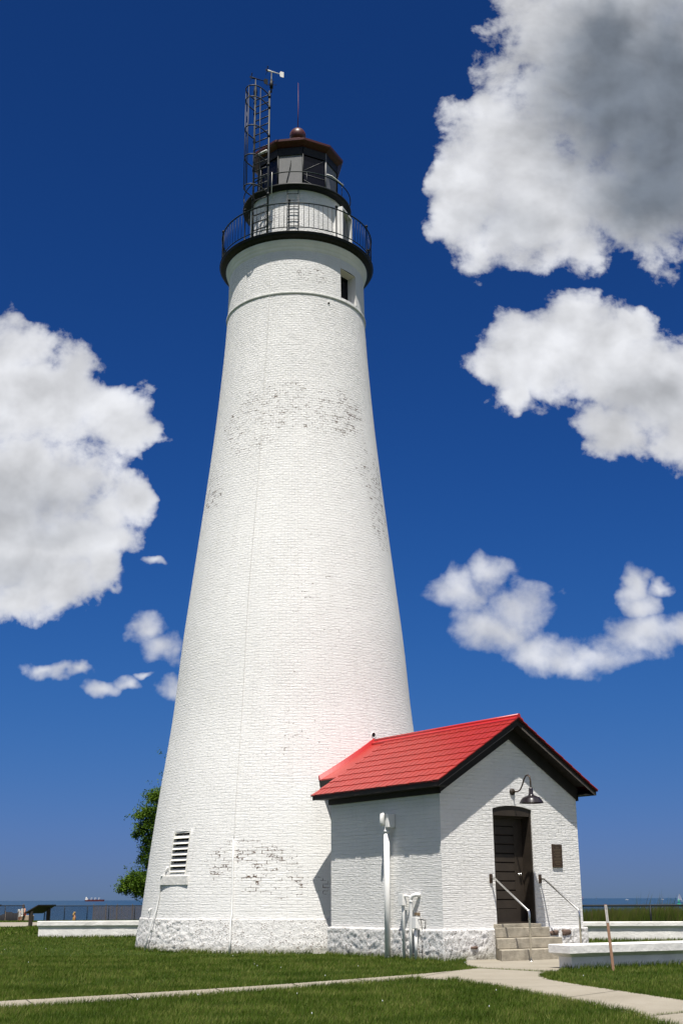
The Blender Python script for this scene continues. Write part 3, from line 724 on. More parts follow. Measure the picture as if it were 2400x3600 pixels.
# roof body: fascia, soffits
OE=.335; OF=.335; YB=4.33
mb=MB()
th=.165
for sgn in (0,1):
    X=lambda x: x if sgn==0 else BW-x
    e=-OE
    # eave fascia
    mb.hexa([(X(e),-OF,3.455),(X(e+.03),-OF,3.455),(X(e+.03),YB,3.455),(X(e),YB,3.455),(X(e),-OF,zroof(e)-.03),(X(e+.03),-OF,zroof(e+.03)-.03),(X(e+.03),YB,zroof(e+.03)-.03),(X(e),YB,zroof(e)-.03)])
    # flat eave soffit
    mb.hexa([(X(e+.03),-OF+.03,3.462),(X(-.002),-OF+.03,3.462),(X(-.002),YB-.03,3.462),(X(e+.03),YB-.03,3.462),(X(e+.03),-OF+.03,3.48),(X(-.002),-OF+.03,3.48),(X(-.002),YB-.03,3.48),(X(e+.03),YB-.03,3.48)])
    # rake fascia, front and back
    for y0,y1 in ((-OF,-OF+.03),(YB-.03,YB)):
        a,b=e+.03,XC
        mb.hexa([(X(a),y0,zroof(a)-.165),(X(b),y0,zroof(b)-.20),(X(b),y1,zroof(b)-.20),(X(a),y1,zroof(a)-.165),(X(a),y0,zroof(a)-.03),(X(b),y0,zroof(b)-.03),(X(b),y1,zroof(b)-.03),(X(a),y1,zroof(a)-.03)])
    # sloping rake soffit
    for y0,y1 in ((-OF+.03,-.047),(BL+.047,YB-.03)):
        a,b=-.0,XC
        mb.hexa([(X(a),y0,zroof(a)-.165),(X(b),y0,zroof(b)-.17),(X(b),y1,zroof(b)-.17),(X(a),y1,zroof(a)-.165),(X(a),y0,zroof(a)-.14),(X(b),y0,zroof(b)-.14),(X(b),y1,zroof(b)-.14),(X(a),y1,zroof(a)-.14)])
mb.build('eaves',M['soffit'],EB)
# strip on the rake board, its sunlit paleness put into the colour
mb=MB()
for sgn,w_ in ((0,.018),(1,.05)):
    X=lambda x: x if sgn==0 else BW-x
    a,b=-OE+.04,XC-.12
    mb.hexa([(X(a),-OF-.006,zroof(a)-.175-.0),(X(b),-OF-.006,zroof(b)-.205),(X(b),-OF+.0,zroof(b)-.205),(X(a),-OF+.0,zroof(a)-.175),(X(a),-OF-.006,zroof(a)-.175+w_),(X(b),-OF-.006,zroof(b)-.205+w_),(X(b),-OF+.0,zroof(b)-.205+w_),(X(a),-OF+.0,zroof(a)-.175+w_)])
mb.build('rake_trim',M['trim'],EB)
# roof deck + shingles
TCx,TCy=1.774,8.491
def ytower(x,z):
    r=RT(z)-.02; d=r*r-(x-TCx)**2; return TCy-math.sqrt(max(d,.01))
rd=MB()
nrm_=Vector((-SL,0,1)).normalized(); dn=Vector((-1,0,-SL)).normalized()
def tiles(sgn):
    """stepped shingles with side laps; slope length measured from the ridge"""
    X=lambda v: Vector((v.x if sgn==0 else BW-v.x,v.y,v.z))
    Ltot=(XC+.357)*math.sqrt(1+SL*SL); n=9; dl=Ltot/n; tw=.20
    for i in range(n):
        l0=i*dl; l1=(i+1)*dl+.0
        xm=XC-l1/math.sqrt(1+SL*SL); inpass= xm>.40
        y=-.388; j=0
        yend=YB+.055
        rowoff=0
        while True:
            y1=y+tw
            if y1>yend:
                y1=yend
            base=Vector((XC,0,ZR-.02))
            w0=.002+(j%2)*.0; lift0=.000; lift1=.012
            wob=.006*math.sin(y*9+i)+ (.010 if j%2 else 0)
            a=base+dn*l0+nrm_*lift0; b=base+dn*(l1+wob)+nrm_*lift1
            g1=.020
            p=[Vector((a.x,y,a.z)),Vector((b.x,y,b.z)),Vector((b.x,y1-g1,b.z)),Vector((a.x,y1-g1,a.z))]
            q=[v-nrm_*.017 for v in p]
            rd.hexa([X(v) for v in q]+[X(v) for v in p])
            # side rib
            y=y1; j+=1
            if y>=yend-1e-4: break
    # underlay plane
    e=XC+.350
    a=[Vector((XC,-.38,ZR-.032)),Vector((XC-e,-.38,ZR-.032-e*SL)),Vector((XC-e,YB+.045,ZR-.032-e*SL)),Vector((XC,YB+.045,ZR-.032))]
    rd.hexa([X(v-Vector((0,0,.02))) for v in a]+[X(v) for v in a],mi=1)
for s in (0,1): tiles(s)
rfo=rd.build('roof',[M['red'],plain('dark_red_seam',(.10,.006,.006),.6)],EB)
# passage roof running into the tower
pr=MB()
for sgn in (0,1):
    xs=np.linspace(XC,.413,14)
    for a,b in zip(xs[:-1],xs[1:]):
        pts=[]
        for x in (a,b):
            z=zroof(x)-.03; X=x if sgn==0 else 2*XC-x; pts.append((X,YB+.0,z,ytower(X,z)))
        (xa,ya,za,ta),(xb,yb,zb,tb)=pts
        pr.hexa([(xa,ya,za-.03),(xb,yb,zb-.03),(xb,tb,zb-.03),(xa,ta,za-.03),(xa,ya,za),(xb,yb,zb),(xb,tb,zb),(xa,ta,za)])
    x=.413;z=zroof(x)-.06; X=x if sgn==0 else 2*XC-x
    X2=x+.03 if sgn==0 else 2*XC-x-.03
    ty_=ytower(X,z)
    pr.hexa([(X,YB,z-.13),(X2,YB,z-.13),(X2,ty_,z-.13),(X,ty_,z-.13),(X,YB,z-.002),(X2,YB,z-.002),(X2,ty_,z-.002),(X,ty_,z-.002)],mi=1)
pr.build('passage_roof',[M['red'],M['soffit']],EB)
# flashing against the tower
fl=MB()
for sgn in (0,1):
    xs=np.linspace(XC,.40,16)
    for a,b in zip(xs[:-1],xs[1:]):
        q=[]
        for x in (a,b):
            z=zroof(x); X=x if sgn==0 else 2*XC-x; y=ytower(X,z)-.035; q.append((X,y,z))
        (xa,ya,za),(xb,yb,zb)=q
        fl.hexa([(xa,ya-.07,za-.035),(xb,yb-.07,zb-.035),(xb,yb+.05,zb-.035),(xa,ya+.05,za-.035),(xa,ya-.012,za+.075),(xb,yb-.012,zb+.075),(xb,yb+.05,zb+.075),(xa,ya+.05,za+.075)])
fl.build('flashing',M['redcap'],rfo)
# ridge cap
mb=MB(); mb.tube([(XC,-.40,ZR+.012),(XC,2.5,ZR+.012),(XC,4.95,ZR+.012)],.045,12)
for s in (-1,1): mb.hexa([(XC,-.395,ZR-.02),(XC+s*.13,-.395,ZR-.02-.13*SL),(XC+s*.13,4.95,ZR-.02-.13*SL),(XC,4.95,ZR-.02),(XC,-.395,ZR+.02),(XC+s*.13,-.395,ZR+.018-.13*SL),(XC+s*.13,4.95,ZR+.018-.13*SL),(XC,4.95,ZR+.02)])
mb.build('ridge_cap',M['redcap'],rfo)
# door
DR=sub_empty('door',EB)
mb=MB(); yd=.30
mb.box((D0+.03,yd,DZ+.03),(D0+.10,yd+.045,2.93)); mb.box((D1-.30,yd,DZ+.03),(D1-.05,yd+.045,2.93))
mb.box((D0+.10,yd+.001,2.74),(D1-.30,yd+.044,2.93)); mb.box((D0+.10,yd+.001,DZ+.03),(D1-.30,yd+.044,DZ+.30))
zb=DZ+.30; hgt=(2.74-zb)/9
for k in range(9):
    z0=zb+hgt*k; mb.hexa([(D0+.10,yd+.002,z0+.012),(D1-.30,yd+.002,z0+.012),(D1-.30,yd+.04,z0+.0),(D0+.10,yd+.04,z0+.0),(D0+.10,yd+.008,z0+hgt-.022),(D1-.30,yd+.008,z0+hgt-.022),(D1-.30,yd+.04,z0+hgt-.0),(D0+.10,yd+.04,z0+hgt-.0)])
mb.box((D0+.03,yd+.04,DZ+.03),(D1-.05,yd+.05,2.93)); mb.build('door_leaf',M['brown'],DR)
mb=MB(); kx=D1-.17; kz=DZ+1.02
mb.lathe([(.0001,-.07),(.02,-.068),(.031,-.05),(.028,-.03),(.012,-.02),(.012,-.008),(.03,-.005),(.03,0)],14); 
mb.v=[(kx+p[0],yd+p[2],kz+p[1]) for p in mb.v]; mb.build('knob',M['chrome'],DR)
mb=MB()
mb.box((D0+.002,.03,DZ),(D0+.045,.30,DA)); mb.box((D1-.045,.03,DZ),(D1-.002,.36,DA)); mb.box((D0+.045,.05,DZ+.0),(D1-.045,.36,DZ+.03))
hd=[]
for i in range(10):
    (a,za),(b,zb2)=arch[i],arch[i+1]
    a2=max(a,D0+.002);b2=min(b,D1-.002)
    mb.hexa([(a2,.03,2.94),(b2,.03,2.94),(b2,.20,2.94),(a2,.20,2.94),(a2,.03,za-.005),(b2,.03,zb2-.005),(b2,.20,zb2-.005),(a2,.20,za-.005)])
mb.box((D0+.045,.20,2.90),(D1-.045,.36,2.96))
mb.build('door_frame',M['brown'],DR)
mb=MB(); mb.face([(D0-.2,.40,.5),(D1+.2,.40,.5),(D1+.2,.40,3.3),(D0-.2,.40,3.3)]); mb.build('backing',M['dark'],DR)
# steps
def step_block(x0,x1,y0,z0,z1,nm,xb=1.37):
    q=MB(); q.hexa([(x0,y0,z0),(x1,y0,z0),(x1,-.03,z0),(xb,-.03,z0),(x0,y0,z1),(x1,y0,z1),(x1,-.03,z1),(xb,-.03,z1)])
    return q.build(nm,M['step'],stp,bevel=.014)
stp=sub_empty('front_steps',EB)
step_block(1.23,2.80,-.20,.43,.63,'step'); step_block(1.0,2.86,-.50,.222,.426,'step'); step_block(.80,2.95,-.84,-.05,.218,'step')
mb=MB(); mb.box((D0-.10,-.10,.632),(D1+.03,.10,.70)); mb.build('threshold',M['step'],stp,bevel=.008)
# handrails
def handrail(w,zb,wob):
    h=sub_empty('handrail',EB)
    mb=MB(); mb.tube([(w,-.02,1.61),(w,-.13,1.62),(w+.0,-.155,1.61),(w,-.62,1.30),(w,-1.10,.985),(w,-1.128,.955),(w,-1.135,.90),(w-.005,-1.13,zb)],.021,10); mb.build('tube',M['chrome'],h)
    mb=MB(); mb.box((w-.035,-.03,1.53),(w+.035,-.001,1.71)); mb.build('wall_bracket',M['bronze'],h)
    mb=MB(); mb.lathe([(.0001,0),(.05,0),(.05,.012),(.024,.02)],14,c=(w-.005,-1.13,zb)); mb.build('foot_flange',M['chrome'],h)
handrail(1.335,0.0,0); handrail(2.768,0.0,0)
# gooseneck lamp
wl=sub_empty('wall_lamp',EB); lx,lz=2.067,3.455
mb=MB(); mb.lathe([(.0001,-.055),(.03,-.05),(.07,-.03),(.075,0)],18); mb.v=[(lx+p[0],p[2],lz+p[1]) for p in mb.v]; mb.build('wall_plate',M['brown'],wl)
arm=[(0,-.05,0),(0,-.20,.0),(0,-.27,.03),(0,-.34,.12),(0,-.40,.24),(0,-.46,.31),(0,-.53,.325),(0,-.585,.27),(0,-.60,.18),(0,-.60,.03)]
mb=MB(); mb.tube([(lx+p[0],p[1],lz+p[2]) for p in arm],.016,10); mb.build('gooseneck_arm',M['bronze'],wl)
sc=(lx,-.60,lz-.0)
mb=MB(); mb.lathe([(.0001,.06),(.03,.06),(.045,.02),(.048,-.08),(.065,-.10),(.065,-.115),(.10,-.125),(.185,-.160),(.215,-.195),(.262,-.275),(.268,-.28),(.257,-.273),(.205,-.20),(.175,-.170),(.06,-.14)],40,c=sc); mb.build('lamp_shade',plain('dark_bronze_enamel',(.016,.012,.014),.22,0,.1,5.,spec=.6),wl)
mb=MB(); mb.lathe([(.0001,-.25)]+[(.035*math.sin(R(a)),-.215-.035*math.cos(R(a))) for a in (30,60,90,120,150)],12,c=sc); mb.build('bulb',M['shipwhite'],wl)
# plaque
mb=MB(); mb.box((3.173,-.03,1.865),(3.477,-.004,2.362)); pq=mb.build('bronze_plaque',M['bronze'],EB,bevel=.006)
mb=MB()
for k,(wd) in enumerate([.10,.20,.23,.18,.23,.21,.12,.22,.23,.19,.21,.14]):
    z=2.28-k*.032; mb.box((3.325-wd/2,-.0335,z),(3.325+wd/2,-.0305,z+.009))
mb.box((3.185,-.0335,1.877),(3.465,-.0305,1.883)); mb.box((3.185,-.0335,2.344),(3.465,-.0305,2.350))
mb.build('raised_lettering',M['bronze_hi'],pq)
# pipes on the side wall  (side wall is x=0; s runs along y)
def side_pt(s,off,z): return (-off,s,z)
vp=sub_empty('vent_pipe',EB)
mb=MB(); mb.tube([side_pt(1.72,.13,0),side_pt(1.715,.13,1.3),side_pt(1.70,.13,2.62)],.064,18); mb.build('pipe',M['pipe'],vp)
mb=MB(); mb.tube([side_pt(1.70,.13,2.60),side_pt(1.70,.13,2.655),side_pt(1.695,.13,2.66),side_pt(1.68,.12,2.78)],[.072,.072,.05,.045],16); mb.build('collar',M['pipe'],vp)
mb=MB(); mb.tube([side_pt(1.70,.24,2.74),side_pt(1.70,.25,2.80),side_pt(1.69,.24,2.98),side_pt(1.67,.20,3.0)],[.03,.058,.058,.04],12); mb.build('hood',M['pipe'],vp)
mb=MB(); mb.box((-.20,1.545,2.70),(-.003,1.67,3.0)); mb.build('wall_box',M['pipe'],vp,bevel=.02)
up_=sub_empty('utility_box',EB)
mb=MB(); mb.box((-.20,1.09,1.08),(-.08,1.24,1.32)); mb.build('box',M['pipe'],up_,bevel=.006)
mb=MB(); mb.tube([side_pt(1.16,.13,1.08),side_pt(1.155,.13,1.04),side_pt(1.15,.13,0)],.034,12); mb.build('post',M['pipe'],up_)
mb=MB(); mb.tube([side_pt(1.09,.14,1.27),side_pt(1.03,.12,1.27),side_pt(1.01,.0,1.25)],.022,8); mb.build('elbow',M['pipe'],up_)
gp=sub_empty('gooseneck_pipe',EB)
mb=MB(); mb.tube([side_pt(.925,.12,0),side_pt(.92,.12,.5),side_pt(.905,.12,1.17),side_pt(.90,.12,1.22),side_pt(.86,.10,1.275),side_pt(.78,.06,1.30),side_pt(.74,.0,1.28)],[.037,.037,.037,.044,.044,.044,.04],12); mb.build('pipe',M['pipe'],gp)
mb=MB(); mb.tube([side_pt(.90,.12,1.15),side_pt(.90,.12,1.175)],.044,12); mb.build('collar',M['pipe'],gp)
u2=sub_empty('utility_box',EB)
mb=MB(); mb.box((-.20,.66,.625),(-.08,.80,.855)); mb.build('box',M['pipe'],u2,bevel=.006)
mb=MB(); mb.tube([side_pt(.745,.13,.625),side_pt(.75,.13,0)],.034,12); mb.build('post',M['pipe'],u2)
mb=MB(); mb.box((-.10,.74,.88),(-.005,.83,.94)); mb.build('brass_fitting',M['bronze_hi'],u2,bevel=.004)
mb=MB(); mb.tube([side_pt(.66,.13,.80),side_pt(.60,.10,.81),side_pt(.54,.03,.78),side_pt(.56,.02,.66),side_pt(.60,.02,.62)],.008,6); mb.tube([side_pt(.62,.09,.80),side_pt(.61,.05,.5),side_pt(.61,.09,.02)],.007,6); mb.build('cable',M['dark'],u2)

# ------------------------------------------------------------------ setting: ground, lake, paths
def ybluff(x): return float(np.interp(x,[-14,6],[106,54]))
def zground(x,y):
    yb=ybluff(x)
    z=0.
    if y>60: z-=.0081*(min(y,yb)-60)
    if y>yb:
        d=y-yb; z-= float(np.interp(d,[0,4,9,22,60,300],[0,1.0,2.2,4.6,6.2,9.]))
    return z
xs=np.concatenate([np.linspace(-600,-60,14),np.arange(-56,40,2.),np.linspace(40,600,16)])
ys=np.concatenate([np.linspace(-400,-10,10),np.arange(0,50,5),np.arange(50,135,1.5),np.linspace(136,420,20)])
mb=MB(); mb.grid([[(x,y,zground(x,y)) for x in xs] for y in ys],smooth=True); tag(mb.build('ground',M['ground']),kind='structure')
mb=MB(); gx=[-90000,-20000,-4000,-800,0,800,4000,20000,90000]; gy=[-90000,-20000,-3000,0,400,3000,20000,90000]
mb.grid([[(x,y,-4.8) for x in gx] for y in gy]); tag(mb.build('lake',M['water']),kind='structure')
def slab(name,poly,top=.012,bot=-.05,mat=None):
    mb=MB(); n=len(poly); mb.face([(x,y,top) for x,y in poly]); 
    for i in range(n): (a,b),(c,d)=poly[i],poly[(i+1)%n]; mb.face([(a,b,bot),(c,d,bot),(c,d,top),(a,b,top)])
    return tag(mb.build(name,mat or M['conc']),kind='structure')
def ext(a,b,t): return (a[0]+(b[0]-a[0])*t,a[1]+(b[1]-a[1])*t)
LEFT=[(-12.5,8.9),(-4.31,16.24),(-3.23,17.11),(-2.03,18.14),(-.88,19.24),(.42,20.65),(1.41,21.81),(2.42,23.30)]
NEAR=[(1.25,20.50),(1.09,20.38),(.40,19.55),(-.83,18.17),(-1.91,17.13),(-3.04,16.13),(-4.04,15.24),(-12.0,7.9)]
RIGHTF=[(3.60,21.9),(3.30,21.2),(3.22,20.75),(3.20,20.03),(3.49,18.6),(3.84,17.26),(4.18,15.97),(5.4,12.0),(8,4)]
RIGHTN=[(6.0,2.0),(3.6,9.5),(3.24,12.44),(3.17,13.13),(3.14,14.17),(2.9,15.53),(2.58,16.93),(2.17,18.28),(1.91,19.30),(1.62,20.05)]
PATH=LEFT+RIGHTF+RIGHTN+NEAR
slab('sidewalk',PATH)
jm=plain('joint_dirt',(.06,.055,.035),.95)
q=MB()
def joint(a,b,w=.014,z=.0165):
    a=Vector((*a,z)); b=Vector((*b,z)); t=(b-a).normalized(); n=Vector((-t.y,t.x,0))*w/2
    q.face([a-n,b-n,b+n,a+n])
def polypt(pl,t):
    L_=[math.dist(pl[i],pl[i+1]) for i in range(len(pl)-1)]; s=t
    for i,l in enumerate(L_):
        if s<=l: return ext(pl[i],pl[i+1],s/l)
        s-=l
    return pl[-1]
fl_=[p for p in LEFT[1:]]; nl_=[p for p in NEAR[1:-1]][::-1]
for k in range(7):
    joint(polypt(fl_,.35+1.45*k),polypt(nl_,.45+1.45*k*.98))
rf_=[(3.20,20.03),(3.49,18.6),(3.84,17.26),(4.18,15.97)]; rn_=[(1.91,19.30),(2.17,18.28),(2.58,16.93),(2.9,15.53),(3.14,14.17)]
joint(rf_[0],(1.66,20.0)); joint(rf_[1],rn_[1]); joint((3.75,17.6),(2.75,16.3)); joint((3.27,13.85),(3.95,14.4))
tag(q.build('sidewalk_joints',jm),kind='structure')
PLAZA=[(2.46,23.34),(3.62,21.94),(3.94,23.30),(4.3,23.5),(5.4,24.2),(6.2,27.6),(5.3,28.2),(2.50,26.27),(2.34,24.6)]
slab('entrance_apron',PLAZA,.010)
mb=MB(); bp=[(-60,58.5),(-16.31,60.41),(-15.47,62.77),(-15.6,68),(-17,78),(-19.5,86),(-60,88)]
mb.face([(x,y,zground(x,y)+.03) for x,y in bp]); tag(mb.build('far_path',M['conc']),kind='structure')

# ------------------------------------------------------------------ low boundary walls
def low_wall(pts,h,hc,wid,over,label,ch=.07,rough=.006):
    """pts: line of the visible (front) face; body goes back by wid; cap overhangs all round with a chamfered underside"""
    root=empty('low_boundary_wall',(pts[0][0],pts[0][1],0)); tag(root,label,'wall','low white walls around the lighthouse')
    a=Vector((0,0,0)); b=Vector((pts[1][0]-pts[0][0],pts[1][1]-pts[0][1],0)); t=b.normalized(); n=Vector((-t.y,t.x,0))
    Ln=b.length
    def sect(name,o0,o1,z0,z1,o2=None,o3=None):
        q=MB(); o2=o0 if o2 is None else o2
        K=max(2,int(Ln/.25)); rows=[]
        def ring(o,z):
            r=[]
            for i in range(K+1):
                s=-o+(Ln+2*o)*i/K; p=t*s-n*o+Vector((0,0,z)); 
                jj=rough*noise.fractal(Vector((p.x*3+pts[0][0],p.y*3,z*5)),.7,2,3)
                r.append(p+Vector((0,0,jj if z>.1 else 0))-n*jj)
            for i in range(5):
                s=i/4; r.append(t*(Ln+o)+n*(-o+(wid+2*o)*s)*1.0+Vector((0,0,z)))
            r.append(t*(-o)+n*(wid+o)+Vector((0,0,z)))
            return r
        return ring
    q=MB(); ring=sect('',0,0,0,0)
    q.grid([ring(0,-.08),ring(0,h-hc-ch)],close=True,smooth=False); q.build('body',M['wallwhite'],root)
    q=MB(); q.grid([ring(.0,h-hc-ch),ring(over,h-hc),ring(over,h-.012),ring(over-.012,h)],close=True,smooth=False); q.face(ring(over-.012,h)[::-1]); q.build('cap',M['wallwhite'],root)
    return root
low_wall([(-10.36,43.27),(-3.0,43.95)],.541,.14,.30,.05,'long low white wall left of the tower, in front of the slatted fence')
low_wall([(5.5,38.2),(13.5,37.3)],.54,.115,.30,.065,'low white wall behind the entry house, reaching past the right edge')
low_wall([(4.09,22.99),(9.0,25.7)],.417,.144,.36,.13,'near low white wall with thick overhanging cap beside the front steps')

# ------------------------------------------------------------------ stake
st=empty('wooden_stake',(4.72,22.5,0)); tag(st,'thin bare wooden stake with a printed sticker, leaning before the near low wall','stake')
top=Vector((-.065,-.02,1.105)); q=MB(); d=Vector((.024,0,0)); e=Vector((0,.011,0))
q.hexa([-d-e,d-e,d+e,-d+e,top-d-e,top+d-e,top+d+e,top-d+e]); q.build('shaft',M['wood'],st)
q=MB(); f=Vector((0,-.0025,0)); p0=top*.72; p1=top*.985
q.hexa([p0-d*.9-e+f,p0+d*.9-e+f,p0+d*.9-e,p0-d*.9-e,p1-d*.9-e+f,p1+d*.9-e+f,p1+d*.9-e,p1-d*.9-e]); sk=q.build('sticker',M['paper'],st)
q=MB()
random.seed(3)
for k in range(15):
    u=.735+.0165*k; p=top*u; w=random.uniform(.3,.8)
    if k==10: continue
    hh=.004 if k<8 else .008
    q.box((p.x-.018*w,p.y-.0145,p.z),(p.x+.018*w,p.y-.0137,p.z+hh))
q.build('print',M['ink'],sk)

# ------------------------------------------------------------------ information panels
def info_panel(x,y,label,sx=1.):
    r=empty('information_panel',(x,y,zground(x,y))); tag(r,label,'information sign','tilted information panels by the path')
    q=MB(); q.box((-.09,-.06,0),(.09,.06,.74)); q.build('post',M['brown'],r)
    q=MB(); q.box((.42,1.4,0),(.60,1.52,.90)); q.build('post',M['brown'],r)
    A,B,C,D=Vector((-.27,-.25,.62)),Vector((.30,.05,.985)),Vector((.80,1.75,.985)),Vector((.23,1.45,.62))
    up_=Vector((0,0,.05)); q=MB(); q.hexa([A,D,C,B,A+up_,D+up_,C+up_,B+up_]); q.build('panel',M['brown'],r)
    q=MB(); c=(A+B+C+D)/4; f=[c+(p-c)*.9+Vector((0,0,.053)) for p in (A,D,C,B)]; f2=[p+Vector((0,0,.004)) for p in f]; q.hexa(f+f2); q.build('printed_face',M['grey'],r)
info_panel(-15.28,62.1,'dark tilted information panel on two posts beside the far path')
info_panel(-17.55,60.3,'corner of a dark tilted information panel cut by the left edge')

# ------------------------------------------------------------------ fences
def chain_fence(p0,p1,h,posts,label,thick,wire,pitch,zoff=None,endposts=()):
    r=empty('chain_link_fence',(p0[0],p0[1],0)); tag(r,label,'fence','black chain link fences along the bluff')
    a=Vector((0,0,0)); b=Vector((p1[0]-p0[0],p1[1]-p0[1],0)); t=b.normalized(); Ln=b.length
    zb=lambda s: zground(p0[0]+t.x*s,p0[1]+t.y*s)
    K=12
    q=MB(); q.tube([t*(Ln*i/K)+Vector((0,0,zb(Ln*i/K)+h)) for i in range(K+1)],thick,8); q.build('top_rail',M['black'],r)
    for s in posts:
        q=MB(); e=.07 if s in endposts else 0; q.tube([t*s+Vector((0,0,zb(s)-.1)),t*s+Vector((0,0,zb(s)+h+e))],thick*(1.25 if e else 1),8); q.build('post',M['black'],r)
    q=MB(); n=Vector((-t.y,t.x,0))*wire*.5; w=t*wire*.7
    s=-h
    while s<Ln:
        for sg in (1,-1):
            s0,s1=(s,s+h); za,zc=(0,h) if sg==1 else (h,0)
            # clip to the fence length
            u0=max(0,(0-s0)/h) if s0<0 else 0; u1=min(1,(Ln-s0)/h)
            if u1<=u0: continue
            P0=t*(s0+h*u0)+Vector((0,0,za+(zc-za)*u0)); P1=t*(s0+h*u1)+Vector((0,0,za+(zc-za)*u1))
            P0.z+=zb(s0+h*u0); P1.z+=zb(s0+h*u1)
            q.face([P0-w-n,P0+w-n,P1+w-n,P1-w-n]); q.face([P0-w+n,P1-w+n,P1+w+n,P0+w+n])
        s+=pitch
    q.build('wire_mesh',M['black'],r)
# left far fence (two runs with a gap), right near fence
def LX(px,y): return (px-1200)/F*y*1.005
yF=102.
x0,x1,x2=LX(-60,yF)*1.0,LX(84,yF),LX(158,yF)
k_=1.0
def px2x(px,y,pyy=3200):
    X,Y=(px-1200)/F,(pyy-1800)/F; X,Y=c_*X-s_*Y,s_*X+c_*Y
    v=fw+rt*X-up*Y; return v.x/v.y*y
xa,xb=px2x(-90,yF),px2x(84,yF); xc,xd=px2x(158,yF),px2x(560,yF)
chain_fence((xa,yF),(xb,yF),1.18,[.05,px2x(19,yF)-xa,xb-xa],'black chain link fence run at the far left edge, ending at a gap',.032,.012,.11,endposts=(xb-xa,))
chain_fence((xc,yF),(xd,yF),1.14,[0,px2x(228,yF)-xc,px2x(308,yF)-xc,px2x(383,yF)-xc,px2x(474,yF)-xc],'black chain link fence run left of the tower, its right half backed by slats',.032,.012,.11,endposts=(0,))
yR=45.
xr0,xr1=px2x(1980,yR),px2x(3000,yR)
chain_fence((xr0,yR+.1),(xr1,yR-1.0),.96,[0.02,px2x(2281,yR)-xr0,px2x(2582,yR)-xr0,xr1-xr0-.05],'black chain link fence at the right in front of tall beach grass',.034,.006,.085)
# slatted sand fence behind the left run
r=empty('slatted_sand_fence',(px2x(328,yF+1.2),yF+1.2,0)); tag(r,'weathered brown picket sand fence standing right behind the chain link fence','fence')
zb=zground(-20,yF+1.2); Ln=px2x(560,yF+1.2)-px2x(328,yF+1.2); q=MB(); random.seed(5); s=0
while s<Ln:
    hh=random.uniform(1.06,1.2); w=.028; tilt=random.uniform(-.02,.02)
    q.hexa([(s-w/2,0,zb-.1),(s+w/2,0,zb-.1),(s+w/2,.01,zb-.1),(s-w/2,.01,zb-.1),(s-w/2+tilt,0,zb+hh),(s+w/2+tilt,0,zb+hh),(s+w/2+tilt,.01,zb+hh),(s-w/2+tilt,.01,zb+hh)]); s+=.052
q.build('slats',M['slat'],r)
for px in (330,374,413,466):
    s=px2x(px,yF+1.2)-px2x(328,yF+1.2); q=MB(); q.box((s-.03,-.06,zb-.1),(s+.03,-.01,zb+1.27)); q.build('post',M['slat'],r)
# drooping black barrier cloth and two sign boards near the gap
r=empty('barrier_fabric',(px2x(0,yF-1.5),yF-1.5,0)); tag(r,'sagging black fabric barrier behind the far left fence','barrier')
q=MB(); K=60; rows0=[];rows1=[];z0=zground(-25,yF-1.5)
sx0=px2x(-60,yF-1.5)-px2x(0,yF-1.5); sx1=px2x(68,yF-1.5)-px2x(0,yF-1.5)
bot=[];topr=[]
for i in range(K+1):
    x=sx0+(sx1-sx0)*i/K; px=-60+128*i/K
    h=float(np.interp(px,[-60,0,20,23,30,40,50,60,68],[.40,.42,.58,.70,.68,.70,.60,.60,.74])); yy=.04*math.sin(i*1.1)
    bot.append((x,yy,z0-.05)); topr.append((x,yy+.01,z0+h))
q.grid([bot,topr,[(p[0],p[1]+.012,p[2]) for p in topr],[(p[0],p[1]+.02,p[2]) for p in bot]]); q.build('cloth',M['fabric'],r)
for px in (22,67):
    q=MB(); s=px2x(px,yF-1.5)-px2x(0,yF-1.5); q.box((s-.025,-.06,z0-.1),(s+.025,-.03,z0+.78)); q.build('stake',M['slat'],r)
def board(px0,px1,zt,zb_,label,dot):
    y=yF-.25; a,b=px2x(px0,y),px2x(px1,y); c=(a+b)/2; r=empty('notice_board',(c,y,0)); tag(r,label,'sign','white notice boards on the far left fence')
    w=(b-a)/2; q=MB(); q.box((-w,-.015,zb_),(w,.015,zt)); q.build('plate',M['shipwhite'],r)
    q=MB(); 
    for k in range(6): z=zt-.08-.075*k; q.box((-w*.6,-.02,z),(w*.6,-.0155,z+.028))
    q.build('text_rows',M['ink'],r)
    if dot: q=MB(); q.lathe([(.0001,0),(.045,0),(.045,.004)],12); q.v=[(p[0],-.0155-p[2],zb_+.14+p[1]) for p in q.v]; q.build('round_symbol',M['ink'],r)
zz=lambda py,y: 1.21-(py-3168)/F*y*1.06
board(64.5,71.5,zz(3193.5,yF),zz(3215.5,yF),'left of two narrow white notice boards on the far fence',False)
board(75,83,zz(3192,yF),zz(3214.5,yF),'right of two narrow white notice boards, with a black dot, by the fence end post',True)
r=MB(); r.box((-.75,-.3,0),(.75,.3,.42)); tag(r.build('stone_block',M['sand'],None,(px2x(88,yF+3),yF+3,zground(-26,yF+3)),bevel=.04),'sandy stone block in the gap of the far fence','block')

